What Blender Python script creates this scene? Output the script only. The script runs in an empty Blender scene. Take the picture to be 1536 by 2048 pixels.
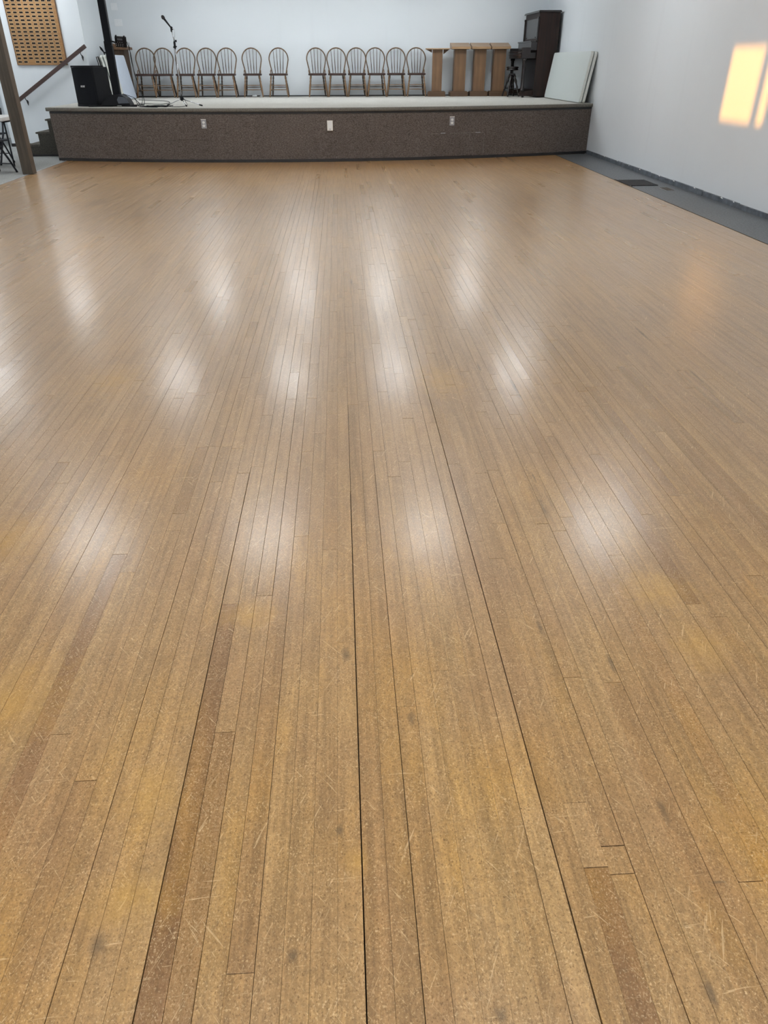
import bpy, bmesh, math, random
from mathutils import Vector, Matrix
random.seed(7)
PI = math.pi
S = bpy.context.scene
C = S.collection

# ------------------------------------------------------------------ camera
FPX, PITCH, YAW, ROLL, EYE = 1443.075, 0.556665, 0.0536198, -0.00271644, 1.4
cam = bpy.data.cameras.new('camera'); cam.sensor_fit = 'VERTICAL'; cam.sensor_height = 24.0
cam.lens = FPX / 2048 * 24.0
cam.clip_start = 0.05; cam.clip_end = 200
co = bpy.data.objects.new('camera', cam); C.objects.link(co)
fh = Vector((math.sin(YAW), math.cos(YAW), 0)); rt = Vector((math.cos(YAW), -math.sin(YAW), 0)); up = Vector((0, 0, 1))
F3 = math.cos(PITCH) * fh - math.sin(PITCH) * up
U3 = math.cos(PITCH) * up + math.sin(PITCH) * fh
RR = math.cos(ROLL) * rt + math.sin(ROLL) * U3
UU = -math.sin(ROLL) * rt + math.cos(ROLL) * U3
co.matrix_world = Matrix(((RR.x, UU.x, -F3.x, 0), (RR.y, UU.y, -F3.y, 0), (RR.z, UU.z, -F3.z, EYE), (0, 0, 0, 1)))
S.camera = co

# ------------------------------------------------------------------ world, sun, exposure
w = bpy.data.worlds.new('sky'); S.world = w; w.use_nodes = True
w.node_tree.nodes['Background'].inputs[0].default_value = (0.55, 0.66, 0.85, 1)
w.node_tree.nodes['Background'].inputs[1].default_value = 0.6
SUN_EL = math.radians(5)
sl = bpy.data.lights.new('low_sun', 'SUN'); sl.energy = 5.6; sl.angle = math.radians(0.55); sl.color = (1.0, 0.42, 0.06)
so = bpy.data.objects.new('low_sun', sl); C.objects.link(so)
so.rotation_euler = Vector((math.cos(SUN_EL), 0, -math.sin(SUN_EL))).to_track_quat('-Z', 'Y').to_euler()
so.location = (-20, 9, 6)
S.view_settings.view_transform = 'Standard'; S.view_settings.look = 'None'
S.view_settings.gamma = 1.0; S.view_settings.exposure = 0.0
S.view_settings.use_curve_mapping = False
S.cycles.max_bounces = 6; S.cycles.diffuse_bounces = 4; S.cycles.glossy_bounces = 3
LAMP = 17.0
CEIL = 3.0
ST = 0.79            # stage height

# ------------------------------------------------------------------ materials
def mat(name):
    m = bpy.data.materials.new(name); m.use_nodes = True
    nt = m.node_tree; b = nt.nodes['Principled BSDF']
    return m, nt, b
def N(nt, t, **k):
    n = nt.nodes.new(t)
    for a, v in k.items(): setattr(n, a, v)
    return n
def L(nt, a, b): nt.links.new(a, b)
def ramp(nt, src, stops, interp='LINEAR'):
    r = N(nt, 'ShaderNodeValToRGB'); r.color_ramp.interpolation = interp
    while len(r.color_ramp.elements) < len(stops): r.color_ramp.elements.new(0.5)
    for e, (p, c) in zip(r.color_ramp.elements, stops):
        e.position = p; e.color = (c[0], c[1], c[2], 1) if not isinstance(c, (int, float)) else (c, c, c, 1)
    L(nt, src, r.inputs[0]); return r.outputs[0]
def mix(nt, f, a, b, mode='MIX'):
    n = N(nt, 'ShaderNodeMix', data_type='RGBA', blend_type=mode)
    for s, v in ((n.inputs[0], f), (n.inputs[6], a), (n.inputs[7], b)):
        if hasattr(v, 'links'): L(nt, v, s)
        elif isinstance(v, (int, float)): s.default_value = v
        else: s.default_value = (v[0], v[1], v[2], 1)
    return n.outputs[2]
def noise(nt, vec, scale, detail=3, rough=0.55, dist=0.0):
    n = N(nt, 'ShaderNodeTexNoise'); n.inputs['Scale'].default_value = scale
    n.inputs['Detail'].default_value = detail; n.inputs['Roughness'].default_value = rough
    n.inputs['Distortion'].default_value = dist
    if vec is not None: L(nt, vec, n.inputs['Vector'])
    return n.outputs['Fac']
def objco(nt, scale=None, rotz=0):
    t = N(nt, 'ShaderNodeTexCoord')
    if scale is None: return t.outputs['Object']
    m = N(nt, 'ShaderNodeMapping'); m.inputs['Scale'].default_value = scale; m.inputs['Rotation'].default_value = (0, 0, rotz)
    L(nt, t.outputs['Object'], m.inputs['Vector']); return m.outputs[0]
def bump(nt, b, h, strength, dist=0.01):
    n = N(nt, 'ShaderNodeBump'); n.inputs['Strength'].default_value = strength; n.inputs['Distance'].default_value = dist
    L(nt, h, n.inputs['Height']); L(nt, n.outputs[0], b.inputs['Normal'])
def simple(name, col, rough=0.5, metal=0.0, var=0.12, scale=12, bmp=0.0, coat=0):
    m, nt, b = mat(name)
    c2 = [x * (1 - var) for x in col]; c3 = [min(1, x * (1 + var)) for x in col]
    f = noise(nt, objco(nt), scale, 4)
    L(nt, ramp(nt, f, [(0.3, c2), (0.7, c3)]), b.inputs['Base Color'])
    b.inputs['Roughness'].default_value = rough; b.inputs['Metallic'].default_value = metal
    b.inputs['Coat Weight'].default_value = coat
    if bmp: bump(nt, b, noise(nt, objco(nt), scale * 12, 3), bmp, 0.003)
    return m
def wood(name, dark, light, rough=0.4, axis=2, scale=1.0, coat=0.0):
    m, nt, b = mat(name)
    s = [38 * scale] * 3; s[axis] = 1.6 * scale
    f = noise(nt, objco(nt, tuple(s)), 1.0, 5, 0.6, 0.4)
    f2 = noise(nt, objco(nt), 3.0 * scale, 2)
    c = ramp(nt, f, [(0.28, dark), (0.72, light)])
    c = mix(nt, ramp(nt, f2, [(0.35, 0.0), (0.75, 0.35)]), c, [x * 0.62 for x in dark])
    L(nt, c, b.inputs['Base Color']); b.inputs['Roughness'].default_value = rough
    b.inputs['Coat Weight'].default_value = coat
    bump(nt, b, f, 0.15, 0.002)
    return m
def carpet(name, dark, light, fleck, scale=70, stretch=(1, 1, 1), amt=0.5, rough=0.95, bs=0.5):
    m, nt, b = mat(name)
    v = objco(nt, stretch)
    f = noise(nt, v, scale, 3, 0.75)
    g = noise(nt, v, scale * 2.3, 2, 0.7)
    big = noise(nt, objco(nt), 1.2, 3)
    c = ramp(nt, f, [(0.35, dark), (0.6, light)])
    c = mix(nt, ramp(nt, g, [(0.56, 0.0), (0.66, amt)]), c, fleck)
    c = mix(nt, ramp(nt, big, [(0.4, 0.0), (0.7, 0.18)]), c, [x * 0.8 for x in dark])
    L(nt, c, b.inputs['Base Color']); b.inputs['Roughness'].default_value = rough
    b.inputs['Specular IOR Level'].default_value = 0.15
    bump(nt, b, f, bs, 0.006)
    return m

def wall_mat(name, col):
    m, nt, b = mat(name)
    f = noise(nt, objco(nt), 0.7, 3)
    c = ramp(nt, f, [(0.35, [x * 0.97 for x in col]), (0.7, col)])
    # faint vertical streaks and scuffs of old paint
    st = noise(nt, objco(nt, (5, 5, 0.35)), 1.0, 3)
    c = mix(nt, ramp(nt, st, [(0.62, 0.0), (0.75, 0.10)]), c, [x * 0.75 for x in col])
    L(nt, c, b.inputs['Base Color']); b.inputs['Roughness'].default_value = 0.42
    bump(nt, b, noise(nt, objco(nt), 120, 2), 0.06, 0.002)
    return m

def px2floor(px, py, z=0.0):
    d = F3 + RR * ((px - 768) / FPX) - UU * ((py - 1024) / FPX)
    t = (z - EYE) / d.z
    return d.x * t, d.y * t
def plank_mat():
    m, nt, b = mat('worn_strip_wood')
    at = N(nt, 'ShaderNodeAttribute', attribute_name='tone')
    tone = at.outputs['Fac']
    tc = N(nt, 'ShaderNodeTexCoord')
    off = N(nt, 'ShaderNodeVectorMath', operation='MULTIPLY_ADD')
    cmb = N(nt, 'ShaderNodeCombineXYZ'); L(nt, tone, cmb.inputs[0]); L(nt, tone, cmb.inputs[1]); L(nt, tone, cmb.inputs[2])
    L(nt, cmb.outputs[0], off.inputs[0]); off.inputs[1].default_value = (37.3, 91.1, 11.7); L(nt, tc.outputs['Object'], off.inputs[2])
    pv = off.outputs[0]
    def mp(vec, sc, rz=0):
        n = N(nt, 'ShaderNodeMapping'); n.inputs['Scale'].default_value = sc; n.inputs['Rotation'].default_value = (0, 0, rz)
        L(nt, vec, n.inputs['Vector']); return n.outputs[0]
    W = tc.outputs['Object']
    base = ramp(nt, tone, [(0.0, (0.25, 0.145, 0.078)), (0.12, (0.40, 0.255, 0.128)), (0.45, (0.46, 0.305, 0.150)), (0.8, (0.51, 0.345, 0.172)), (1.0, (0.56, 0.39, 0.21))])
    # grain along the strip
    g = noise(nt, mp(pv, (160, 5, 1)), 1.0, 4, 0.6, 0.3)
    base = mix(nt, 0.55, base, ramp(nt, g, [(0.3, 0.55), (0.5, 0.85), (0.75, 1.1)]), 'MULTIPLY')
    am = noise(nt, mp(W, (1.3, 0.9, 1)), 1.0, 3, 0.5, 0.2)
    base = mix(nt, ramp(nt, am, [(0.50, 0.0), (0.74, 0.85)]), base, (0.60, 0.345, 0.075))
    am2 = noise(nt, mp(pv, (9, 2.5, 1)), 1.0, 3, 0.5)
    base = mix(nt, ramp(nt, am2, [(0.52, 0.0), (0.75, 0.5)]), base, (0.56, 0.34, 0.10))
    wr = noise(nt, mp(W, (2.6, 1.3, 1)), 1.3, 3, 0.5, 0.2)
    base = mix(nt, ramp(nt, wr, [(0.38, 0.0), (0.70, 0.7)]), base, (0.335, 0.215, 0.135))
    # blotchy walked-in dirt
    dn = noise(nt, mp(pv, (30, 14, 1)), 1.0, 5, 0.7)
    base = mix(nt, ramp(nt, dn, [(0.45, 0.0), (0.90, 0.62)]), base, (0.20, 0.125, 0.065))
    mo = noise(nt, mp(W, (110, 70, 1)), 1.0, 3, 0.7)
    base = mix(nt, 0.8, base, ramp(nt, mo, [(0.25, 0.62), (0.5, 0.97), (0.75, 1.25)]), 'MULTIPLY')
    # painted-in reflections: redder by the stage, middle paled by wall sheen and wear
    sx = N(nt, 'ShaderNodeSeparateXYZ'); L(nt, W, sx.inputs[0])
    mr = N(nt, 'ShaderNodeMapRange'); L(nt, sx.outputs[1], mr.inputs[0]); mr.inputs[1].default_value = 10.5; mr.inputs[2].default_value = 13.7
    base = mix(nt, ramp(nt, mr.outputs[0], [(0.0, 0.0), (1.0, 0.6)]), base, (0.36, 0.185, 0.078))
    mr2 = N(nt, 'ShaderNodeMapRange'); L(nt, sx.outputs[1], mr2.inputs[0]); mr2.inputs[1].default_value = 1.1; mr2.inputs[2].default_value = 3.4
    inv = N(nt, 'ShaderNodeMath', operation='SUBTRACT'); inv.inputs[0].default_value = 1.0; L(nt, mr.outputs[0], inv.inputs[1])
    midf = N(nt, 'ShaderNodeMath', operation='MULTIPLY'); L(nt, mr2.outputs[0], midf.inputs[0]); L(nt, inv.outputs[0], midf.inputs[1])
    base = mix(nt, ramp(nt, midf.outputs[0], [(0, 0.0), (1, 0.70)]), base, (0.385, 0.290, 0.208))
    sk = noise(nt, mp(pv, (55, 1.6, 1)), 1.0, 3, 0.6)
    base = mix(nt, 0.8, base, ramp(nt, sk, [(0.3, 0.74), (0.5, 0.97), (0.72, 1.17)]), 'MULTIPLY')
    # pale chips and dark pits in the finish, a few millimetres each
    ch = noise(nt, mp(W, (1, 0.8, 1)), 270, 2, 0.65, 0.6)
    msk = noise(nt, W, 11, 3, 0.7)
    lt_ = mix(nt, 1.0, ramp(nt, ch, [(0.575, 0.0), (0.68, 0.9)]), ramp(nt, msk, [(0.34, 0.22), (0.62, 0.8)]), 'MULTIPLY')
    base = mix(nt, lt_, base, (0.74, 0.60, 0.41))
    base = mix(nt, ramp(nt, ch, [(0.32, 0.8), (0.43, 0.0)]), base, (0.17, 0.10, 0.045))
    # scratches in several directions
    def mp2(rz, sc): 
        r1 = N(nt, 'ShaderNodeMapping'); r1.inputs['Rotation'].default_value = (0, 0, rz); L(nt, W, r1.inputs['Vector'])
        return mp(r1.outputs[0], sc)
    for rz, s1, s2, lo in ((0.45, 210, 10, 0.665), (-0.7, 240, 12, 0.67), (1.5, 230, 11, 0.68)):
        sc = noise(nt, mp2(rz, (s1, s2, 1)), 1.0, 2, 0.5, 1.4)
        base = mix(nt, ramp(nt, sc, [(lo + 0.012, 0.0), (lo + 0.045, 0.5)]), base, (0.74, 0.59, 0.40))
    # stains that the photograph shows at particular places: (px, py, half width m, half length m)
    wn = noise(nt, W, 22, 4, 0.75, 0.5)
    def stain(lst, soft, col, amt):
        nonlocal base
        for (qx, qy, rx, ry) in lst:
            x, y = px2floor(qx, qy)
            v1 = N(nt, 'ShaderNodeVectorMath', operation='SUBTRACT'); L(nt, W, v1.inputs[0]); v1.inputs[1].default_value = (x, y, 0)
            v2 = N(nt, 'ShaderNodeVectorMath', operation='MULTIPLY'); L(nt, v1.outputs[0], v2.inputs[0]); v2.inputs[1].default_value = (1 / rx, 1 / ry, 0)
            v3 = N(nt, 'ShaderNodeVectorMath', operation='LENGTH'); L(nt, v2.outputs[0], v3.inputs[0])
            ad = N(nt, 'ShaderNodeMath', operation='MULTIPLY_ADD'); L(nt, wn, ad.inputs[0]); ad.inputs[1].default_value = 1.6; L(nt, v3.outputs['Value'], ad.inputs[2])
            base = mix(nt, ramp(nt, ad.outputs[0], [(1.0 - 0, 0.0), (1.0, 0.0)]) if False else mapr(ad.outputs[0], 1.8, 1.8 - soft, amt), base, col)
    def mapr(src, lo, hi, amt):
        r = N(nt, 'ShaderNodeMapRange'); L(nt, src, r.inputs[0]); r.inputs[1].default_value = lo; r.inputs[2].default_value = hi
        r.inputs[3].default_value = 0.0; r.inputs[4].default_value = amt; return r.outputs[0]
    stain([(1400, 1290, .10, .13), (300, 1590, .07, .13), (20, 1080, .20, .22), (250, 1800, .12, .07), (715, 1720, .03, .06), (880, 760, .16, .3), (20, 1400, .18, .2), (1320, 1180, .15, .12), (500, 1230, .12, .08), (230, 760, .2, .3)], 1.4, (0.64, 0.40, 0.09), 0.42)
    stain([(1068, 955, .006, .05), (1086, 1015, .008, .09), (1328, 1625, .012, .05), (1423, 1990, .010, .03), (1003, 2035, .012, .02), (195, 1890, .02, .03), (585, 1912, .015, .015),
           (1438, 1764, .02, .004), (1080, 1255, .010, .04), (1222, 1325, .008, .05), (703, 565, .010, .14), (1285, 668, .012, .20), (1030, 775, .010, .16), (958, 735, .008, .10), (1390, 750, .008, .12), (823, 1440, .014, .03), (693, 1310, .016, .04), (680, 1660, .010, .02)], 0.8, (0.10, 0.08, 0.06), 0.6)
    base = mix(nt, 1.0, base, (1.13, 1.045, 0.885), 'MULTIPLY')
    L(nt, base, b.inputs['Base Color'])
    ro = N(nt, 'ShaderNodeMapRange'); L(nt, tone, ro.inputs[0]); ro.inputs[3].default_value = 0.26; ro.inputs[4].default_value = 0.34
    L(nt, ro.outputs[0], b.inputs['Roughness'])
    b.inputs['Specular IOR Level'].default_value = 0.5
    b.inputs['Coat Weight'].default_value = 0.26; b.inputs['Coat Roughness'].default_value = 0.17
    h = mix(nt, 0.6, ramp(nt, noise(nt, W, 150, 3, 0.7), [(0.3, 0.0), (0.7, 1.0)]), ramp(nt, noise(nt, mp(W, (1, 0.5, 1)), 55, 3, 0.6), [(0.3, 0.0), (0.7, 1.0)]))
    bump(nt, b, h, 0.22, 0.0012)
    return m

M = {}
M['plank'] = plank_mat()
M['wall'] = wall_mat('wall_paint', (0.78, 0.83, 0.87))
M['wallr'] = wall_mat('wall_paint_right', (0.76, 0.80, 0.835))
M['ceil'] = simple('ceiling_paint', (0.84, 0.85, 0.86), 0.8)
M['under'] = simple('dark_joint_dirt', (0.018, 0.012, 0.008), 0.9)
M['carpet'] = carpet('grey_floor_carpet', (0.24, 0.25, 0.24), (0.42, 0.43, 0.42), (0.60, 0.60, 0.58), 60)
M['lino'] = carpet('worn_grey_strip', (0.075, 0.082, 0.09), (0.16, 0.17, 0.18), (0.33, 0.34, 0.34), 45, amt=0.45, rough=0.38, bs=0.12)
M['front'] = carpet('brown_stage_carpet', (0.058, 0.045, 0.039), (0.155, 0.130, 0.115), (0.36, 0.32, 0.29), 52, (0.8, 0.8, 1.8), 0.55)
M['nose'] = carpet('stage_nosing_carpet', (0.12, 0.112, 0.095), (0.19, 0.178, 0.155), (0.30, 0.28, 0.25), 60)
M['sttop'] = carpet('pale_stage_top_carpet', (0.44, 0.43, 0.39), (0.60, 0.59, 0.55), (0.68, 0.67, 0.63), 50)
M['stair'] = carpet('dark_stair_carpet', (0.05, 0.047, 0.040), (0.10, 0.095, 0.082), (0.16, 0.15, 0.13), 60)
M['tread'] = carpet('stair_carpet_lit_edge', (0.07, 0.066, 0.056), (0.14, 0.132, 0.115), (0.22, 0.21, 0.19), 60)  # lighter copy of the stair carpet, painting a highlight on the tread edges
M['vinyl'] = simple('black_vinyl_base', (0.022, 0.021, 0.022), 0.35)
M['basegrey'] = simple('scuffed_grey_base', (0.10, 0.115, 0.135), 0.5, var=0.5, scale=9)
M['metalstrip'] = simple('metal_edge_strip', (0.62, 0.63, 0.64), 0.35, 0.6)
M['post'] = wood('post_wood', (0.045, 0.036, 0.027), (0.098, 0.080, 0.060), 0.8, 2, 1.2)
M['chair'] = wood('honey_oak', (0.11, 0.055, 0.024), (0.33, 0.195, 0.095), 0.4, 2, 1.5, 0.15)
M['bow'] = wood('brown_oak_bow', (0.085, 0.045, 0.022), (0.22, 0.13, 0.065), 0.4, 2, 1.5, 0.1)
M['spindle'] = wood('dark_oak_spindle', (0.035, 0.020, 0.012), (0.10, 0.058, 0.032), 0.4, 2, 1.5, 0.2)
M['seat'] = wood('dark_red_seat', (0.028, 0.012, 0.009), (0.065, 0.028, 0.020), 0.4, 0, 1.5, 0.1)
M['oakl'] = wood('lectern_oak', (0.115, 0.058, 0.026), (0.235, 0.128, 0.060), 0.5, 2, 1.0, 0.1)
M['oakt'] = wood('lectern_top_oak', (0.27, 0.155, 0.072), (0.44, 0.28, 0.145), 0.4, 0, 1.0, 0.2)
M['oakd'] = wood('lectern_base_oak', (0.085, 0.045, 0.022), (0.17, 0.095, 0.048), 0.5, 0, 1.0)
M['oakdk'] = wood('dark_lectern_oak', (0.045, 0.026, 0.015), (0.11, 0.065, 0.036), 0.55, 2, 1.0)
M['piano'] = wood('piano_mahogany', (0.008, 0.005, 0.005), (0.034, 0.015, 0.010), 0.5, 2, 0.8, 0.0)
M['pianog'] = wood('piano_front_panel', (0.012, 0.010, 0.012), (0.028, 0.024, 0.026), 0.3, 0, 0.8, 0.2)
M['gloss'] = simple('gloss_dark_wood', (0.012, 0.007, 0.007), 0.25, coat=0.15)
M['table'] = simple('white_folding_table', (0.62, 0.67, 0.66), 0.45, var=0.03, scale=60, bmp=0.1)
M['tableb'] = simple('bluish_folding_table', (0.60, 0.67, 0.78), 0.45, var=0.03)
M['tedge'] = simple('table_edge_grey', (0.66, 0.68, 0.64), 0.5, var=0.08, scale=40)
M['blk'] = simple('black_plastic', (0.008, 0.0085, 0.011), 0.5)
M['grille'] = simple('black_speaker_grille', (0.008, 0.009, 0.012), 0.6, bmp=0.5, scale=30)
M['cab'] = simple('black_speaker_cabinet', (0.011, 0.012, 0.015), 0.6)
M['greyp'] = simple('dark_grey_plastic', (0.075, 0.085, 0.105), 0.35)
M['chrome'] = simple('brushed_chrome', (0.55, 0.56, 0.58), 0.25, 1.0, var=0.05)
M['white'] = simple('white_plastic', (0.78, 0.78, 0.77), 0.4, var=0.03)
M['swp'] = simple('switch_white', (0.86, 0.89, 0.92), 0.4, var=0.02)
M['ivory'] = simple('ivory_plastic', (0.78, 0.76, 0.70), 0.4, var=0.03)
M['steel'] = simple('steel_outlet_plate', (0.34, 0.34, 0.36), 0.4, 0.4, var=0.05)
M['rail'] = wood('dark_red_rail', (0.035, 0.016, 0.013), (0.085, 0.040, 0.032), 0.35, 0, 1, 0.3)
M['board'] = wood('plaque_board_wood', (0.30, 0.145, 0.045), (0.50, 0.27, 0.10), 0.3, 0, 0.7, 0.4)
M['boarde'] = wood('plaque_board_edge', (0.12, 0.055, 0.022), (0.22, 0.11, 0.05), 0.4, 2, 1)
M['brass'] = simple('brass_plate', (0.66, 0.54, 0.36), 0.3, 0.8, var=0.05)
M['bronze'] = simple('bronze_plate_face', (0.40, 0.22, 0.085), 0.3, 0.3, var=0.1)
M['black'] = simple('black_insert', (0.008, 0.007, 0.008), 0.55)
M['iron'] = simple('cast_iron', (0.030, 0.028, 0.030), 0.5, 0.3, var=0.4, scale=30)
M['brown'] = simple('rusty_brown_metal', (0.075, 0.058, 0.042), 0.6, 0.2, var=0.4, scale=30)
M['paper'] = simple('crumpled_white_paper', (0.8, 0.82, 0.84), 0.7, var=0.03)
M['gunm'] = simple('dark_chair_metal', (0.035, 0.038, 0.045), 0.4, 0.5)
M['padd'] = simple('dark_chair_seat', (0.020, 0.024, 0.034), 0.6)
M['thread'] = simple('frayed_seam', (0.34, 0.31, 0.28), 0.9)
for k_, v_ in (('blk', .2), ('grille', .12), ('cab', .2), ('piano', .3), ('gunm', .3), ('black', .2)):
    M[k_].node_tree.nodes['Principled BSDF'].inputs['Specular IOR Level'].default_value = v_
mm, nt, b = mat('lamp_diffuser')
b.inputs['Base Color'].default_value = (0.9, 0.9, 0.9, 1); b.inputs['Emission Color'].default_value = (0.93, 0.97, 1.0, 1); b.inputs['Emission Strength'].default_value = LAMP
M['lamp'] = mm

# ------------------------------------------------------------------ helpers
class MB:
    """collects shapes into one mesh"""
    def __init__(s): s.v = []; s.f = []; s.sm = []
    def add(s, vs, fs, smooth=False):
        o = len(s.v); s.v += [tuple(v) for v in vs]; s.f += [tuple(i + o for i in f) for f in fs]; s.sm += [smooth] * len(fs); return s
    def box(s, x0, x1, y0, y1, z0, z1, bev=0.0):
        x0, x1 = min(x0, x1), max(x0, x1); y0, y1 = min(y0, y1), max(y0, y1); z0, z1 = min(z0, z1), max(z0, z1)
        if bev <= 0:
            vs = [(x0, y0, z0), (x1, y0, z0), (x1, y1, z0), (x0, y1, z0), (x0, y0, z1), (x1, y0, z1), (x1, y1, z1), (x0, y1, z1)]
            return s.add(vs, [(0, 3, 2, 1), (4, 5, 6, 7), (0, 1, 5, 4), (1, 2, 6, 5), (2, 3, 7, 6), (3, 0, 4, 7)])
        bm = bmesh.new(); bmesh.ops.create_cube(bm, size=1)
        for v in bm.verts: v.co = Vector(((x0 + x1) / 2 + v.co.x * (x1 - x0), (y0 + y1) / 2 + v.co.y * (y1 - y0), (z0 + z1) / 2 + v.co.z * (z1 - z0)))
        bmesh.ops.bevel(bm, geom=list(bm.edges), offset=bev, segments=2, affect='EDGES', profile=0.6)
        bm.verts.index_update()
        s.add([v.co[:] for v in bm.verts], [[v.index for v in f.verts] for f in bm.faces]); bm.free(); return s
    def tube(s, pts, r, n=8, cap=True):
        pts = [Vector(p) for p in pts]; k = len(pts)
        rs = r if isinstance(r, (list, tuple)) else [r] * k
        vs = []; fs = []
        prev = None
        for i, p in enumerate(pts):
            if i == 0: t = pts[1] - p
            elif i == k - 1: t = p - pts[i - 1]
            else: t = (pts[i + 1] - p).normalized() + (p - pts[i - 1]).normalized()
            t.normalize()
            if prev is None:
                a = Vector((0, 0, 1)) if abs(t.z) < 0.9 else Vector((1, 0, 0))
                u = t.cross(a).normalized()
            else:
                u = prev - t * prev.dot(t)
                u = u.normalized() if u.length > 1e-6 else t.orthogonal().normalized()
            prev = u; v = t.cross(u)
            for j in range(n):
                a = 2 * PI * j / n; vs.append(p + (u * math.cos(a) + v * math.sin(a)) * rs[i])
        for i in range(k - 1):
            for j in range(n):
                a = i * n + j; b2 = i * n + (j + 1) % n; fs.append((a, b2, b2 + n, a + n))
        s.add(vs, fs, True)
        if cap:
            o = len(s.v) - len(vs)
            s.f += [tuple(o + j for j in reversed(range(n))), tuple(o + (k - 1) * n + j for j in range(n))]; s.sm += [False, False]
        return s
    def lathe(s, prof, c=(0, 0, 0), n=16):
        vs = []; fs = []
        for r, z in prof:
            for j in range(n):
                a = 2 * PI * j / n; vs.append((c[0] + r * math.cos(a), c[1] + r * math.sin(a), c[2] + z))
        for i in range(len(prof) - 1):
            for j in range(n):
                a = i * n + j; b2 = i * n + (j + 1) % n; fs.append((a, b2, b2 + n, a + n))
        fs.append(tuple(reversed(range(n)))); k = (len(prof) - 1) * n; fs.append(tuple(k + j for j in range(n)))
        s.add(vs, fs, True); s.sm[-1] = s.sm[-2] = False; return s
    def prism(s, poly, axis, a, b2):
        """poly in the two other axes (cyclic order), extruded along axis from a to b2"""
        def P(u, v, t): return {'x': (t, u, v), 'y': (u, t, v), 'z': (u, v, t)}[axis]
        n = len(poly)
        vs = [P(u, v, a) for u, v in poly] + [P(u, v, b2) for u, v in poly]
        fs = [tuple(range(n)), tuple(reversed(range(n, 2 * n)))] + [(i, i + n, (i + 1) % n + n, (i + 1) % n) for i in range(n)]
        bm = bmesh.new(); bv = [bm.verts.new(v) for v in vs]
        for f in fs: bm.faces.new([bv[i] for i in f])
        bmesh.ops.recalc_face_normals(bm, faces=bm.faces[:]); bm.verts.index_update()
        s.add([v.co[:] for v in bm.verts], [[v.index for v in f.verts] for f in bm.faces]); bm.free(); return s
    def xf(s, mtx):
        s.v = [tuple(mtx @ Vector(v)) for v in s.v]; return s
    def mesh(s, name, m):
        me = bpy.data.meshes.new(name); me.from_pydata(s.v, [], s.f)
        me.polygons.foreach_set('use_smooth', s.sm)
        if m is not None: me.materials.append(m)
        me.update(); return me
    def build(s, name, m, parent=None, kind=None):
        o = bpy.data.objects.new(name, s.mesh(name, m)); C.objects.link(o)
        if parent: o.parent = parent
        if kind: o['kind'] = kind
        return o
def tag(o, label=None, cat=None, group=None, kind=None):
    for k, v in (('label', label), ('category', cat), ('group', group), ('kind', kind)):
        if v: o[k] = v
    return o
def thing(name, label, cat, loc=(0, 0, 0), rz=0, group=None):
    o = bpy.data.objects.new(name, None); o.empty_display_size = 0.1; C.objects.link(o)
    o.location = loc; o.rotation_euler = (0, 0, rz); return tag(o, label, cat, group)
def copy_tree(o, parent=None):
    c = o.copy(); C.objects.link(c)
    if parent: c.parent = parent
    for ch in list(o.children): copy_tree(ch, c)
    return c
def struct(name, mb, m, label=None, cat=None, parent=None):
    o = mb.build(name, m, parent)
    if not parent: tag(o, label, cat, kind='structure')
    return o
def outline(w, h, r, n=5):
    """rounded rectangle centred on 0"""
    pts = []
    for cx, cy, a0 in ((w / 2 - r, h / 2 - r, 0), (-w / 2 + r, h / 2 - r, 90), (-w / 2 + r, -h / 2 + r, 180), (w / 2 - r, -h / 2 + r, 270)):
        for i in range(n + 1):
            a = math.radians(a0 + 90 * i / n); pts.append((cx + r * math.cos(a), cy + r * math.sin(a)))
    return pts

# ------------------------------------------------------------------ structure
XW, XG, XL, YB, YA, XC = 4.45, 3.83, -4.65, 18.15, 16.43, -4.72
XFAR, YBACK = -9.0, -5.0
def yf(x): return 13.34 + 0.0347 * (x + 0.833) ** 2          # the gently bowed stage front

fl = struct('floor', MB().box(XFAR, XW, YBACK, 18.6, -0.12, -0.012), M['under'], 'strip hardwood dance floor, paler in the middle from wear and painted-in sheen, ending at the stage', 'floor')
PITCHW = 0.0503
def projpx(x, y, z=0.0):
    v = Vector((x, y, z - EYE)); k = v.dot(F3)
    if k < 0.05: return None
    return 768 + FPX * v.dot(RR) / k, 1024 - FPX * v.dot(UU) / k
JP = [(480,1947),(1148,1605),(1233,1691),(1248,1748),(1195,1734),(1508,1763),(167,1153),(465,1208),(533,1191),(131,1468),(180,1561),(693,1284),(452,1464),(879,1341),(812,1413),(1145,1355),(1224,1365),(300,841),(221,860),(214,911),(361,966),(366,1027),(350,1061),(481,896),(433,893),(490,946),(602,852),(645,867),(606,1072),(250,1108),(665,1099),(565,807),(756,902),(1130,1034),(1115,1062),(949,1083),(1233,1110),(1358,991),(1518,1151),(1478,846)]
joints = {}
for a, c in JP:
    x, y = px2floor(a, c); joints.setdefault(math.floor(x / PITCHW), []).append(y)
bold = {0: (0, 1.75), -8: (0, 1.75), 8: (0, 3.2), 11: (0, 2.2), 2: (1.3, 2.0), -11: (0, 1.5), 20: (1.2, 3.6), -5: (1.9, 3.4), 24: (1.5, 4.5)}
rnd = random.Random(11)
K0, K1 = math.floor(XL / PITCHW), math.ceil(XG / PITCHW)
gaps = {}
planks = []
for k in range(K0, K1):
    gl = rnd.choice([0.0001, 0.0001, 0.0002, 0.0003, 0.0004, 0.0005])
    gaps[k] = gl
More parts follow.
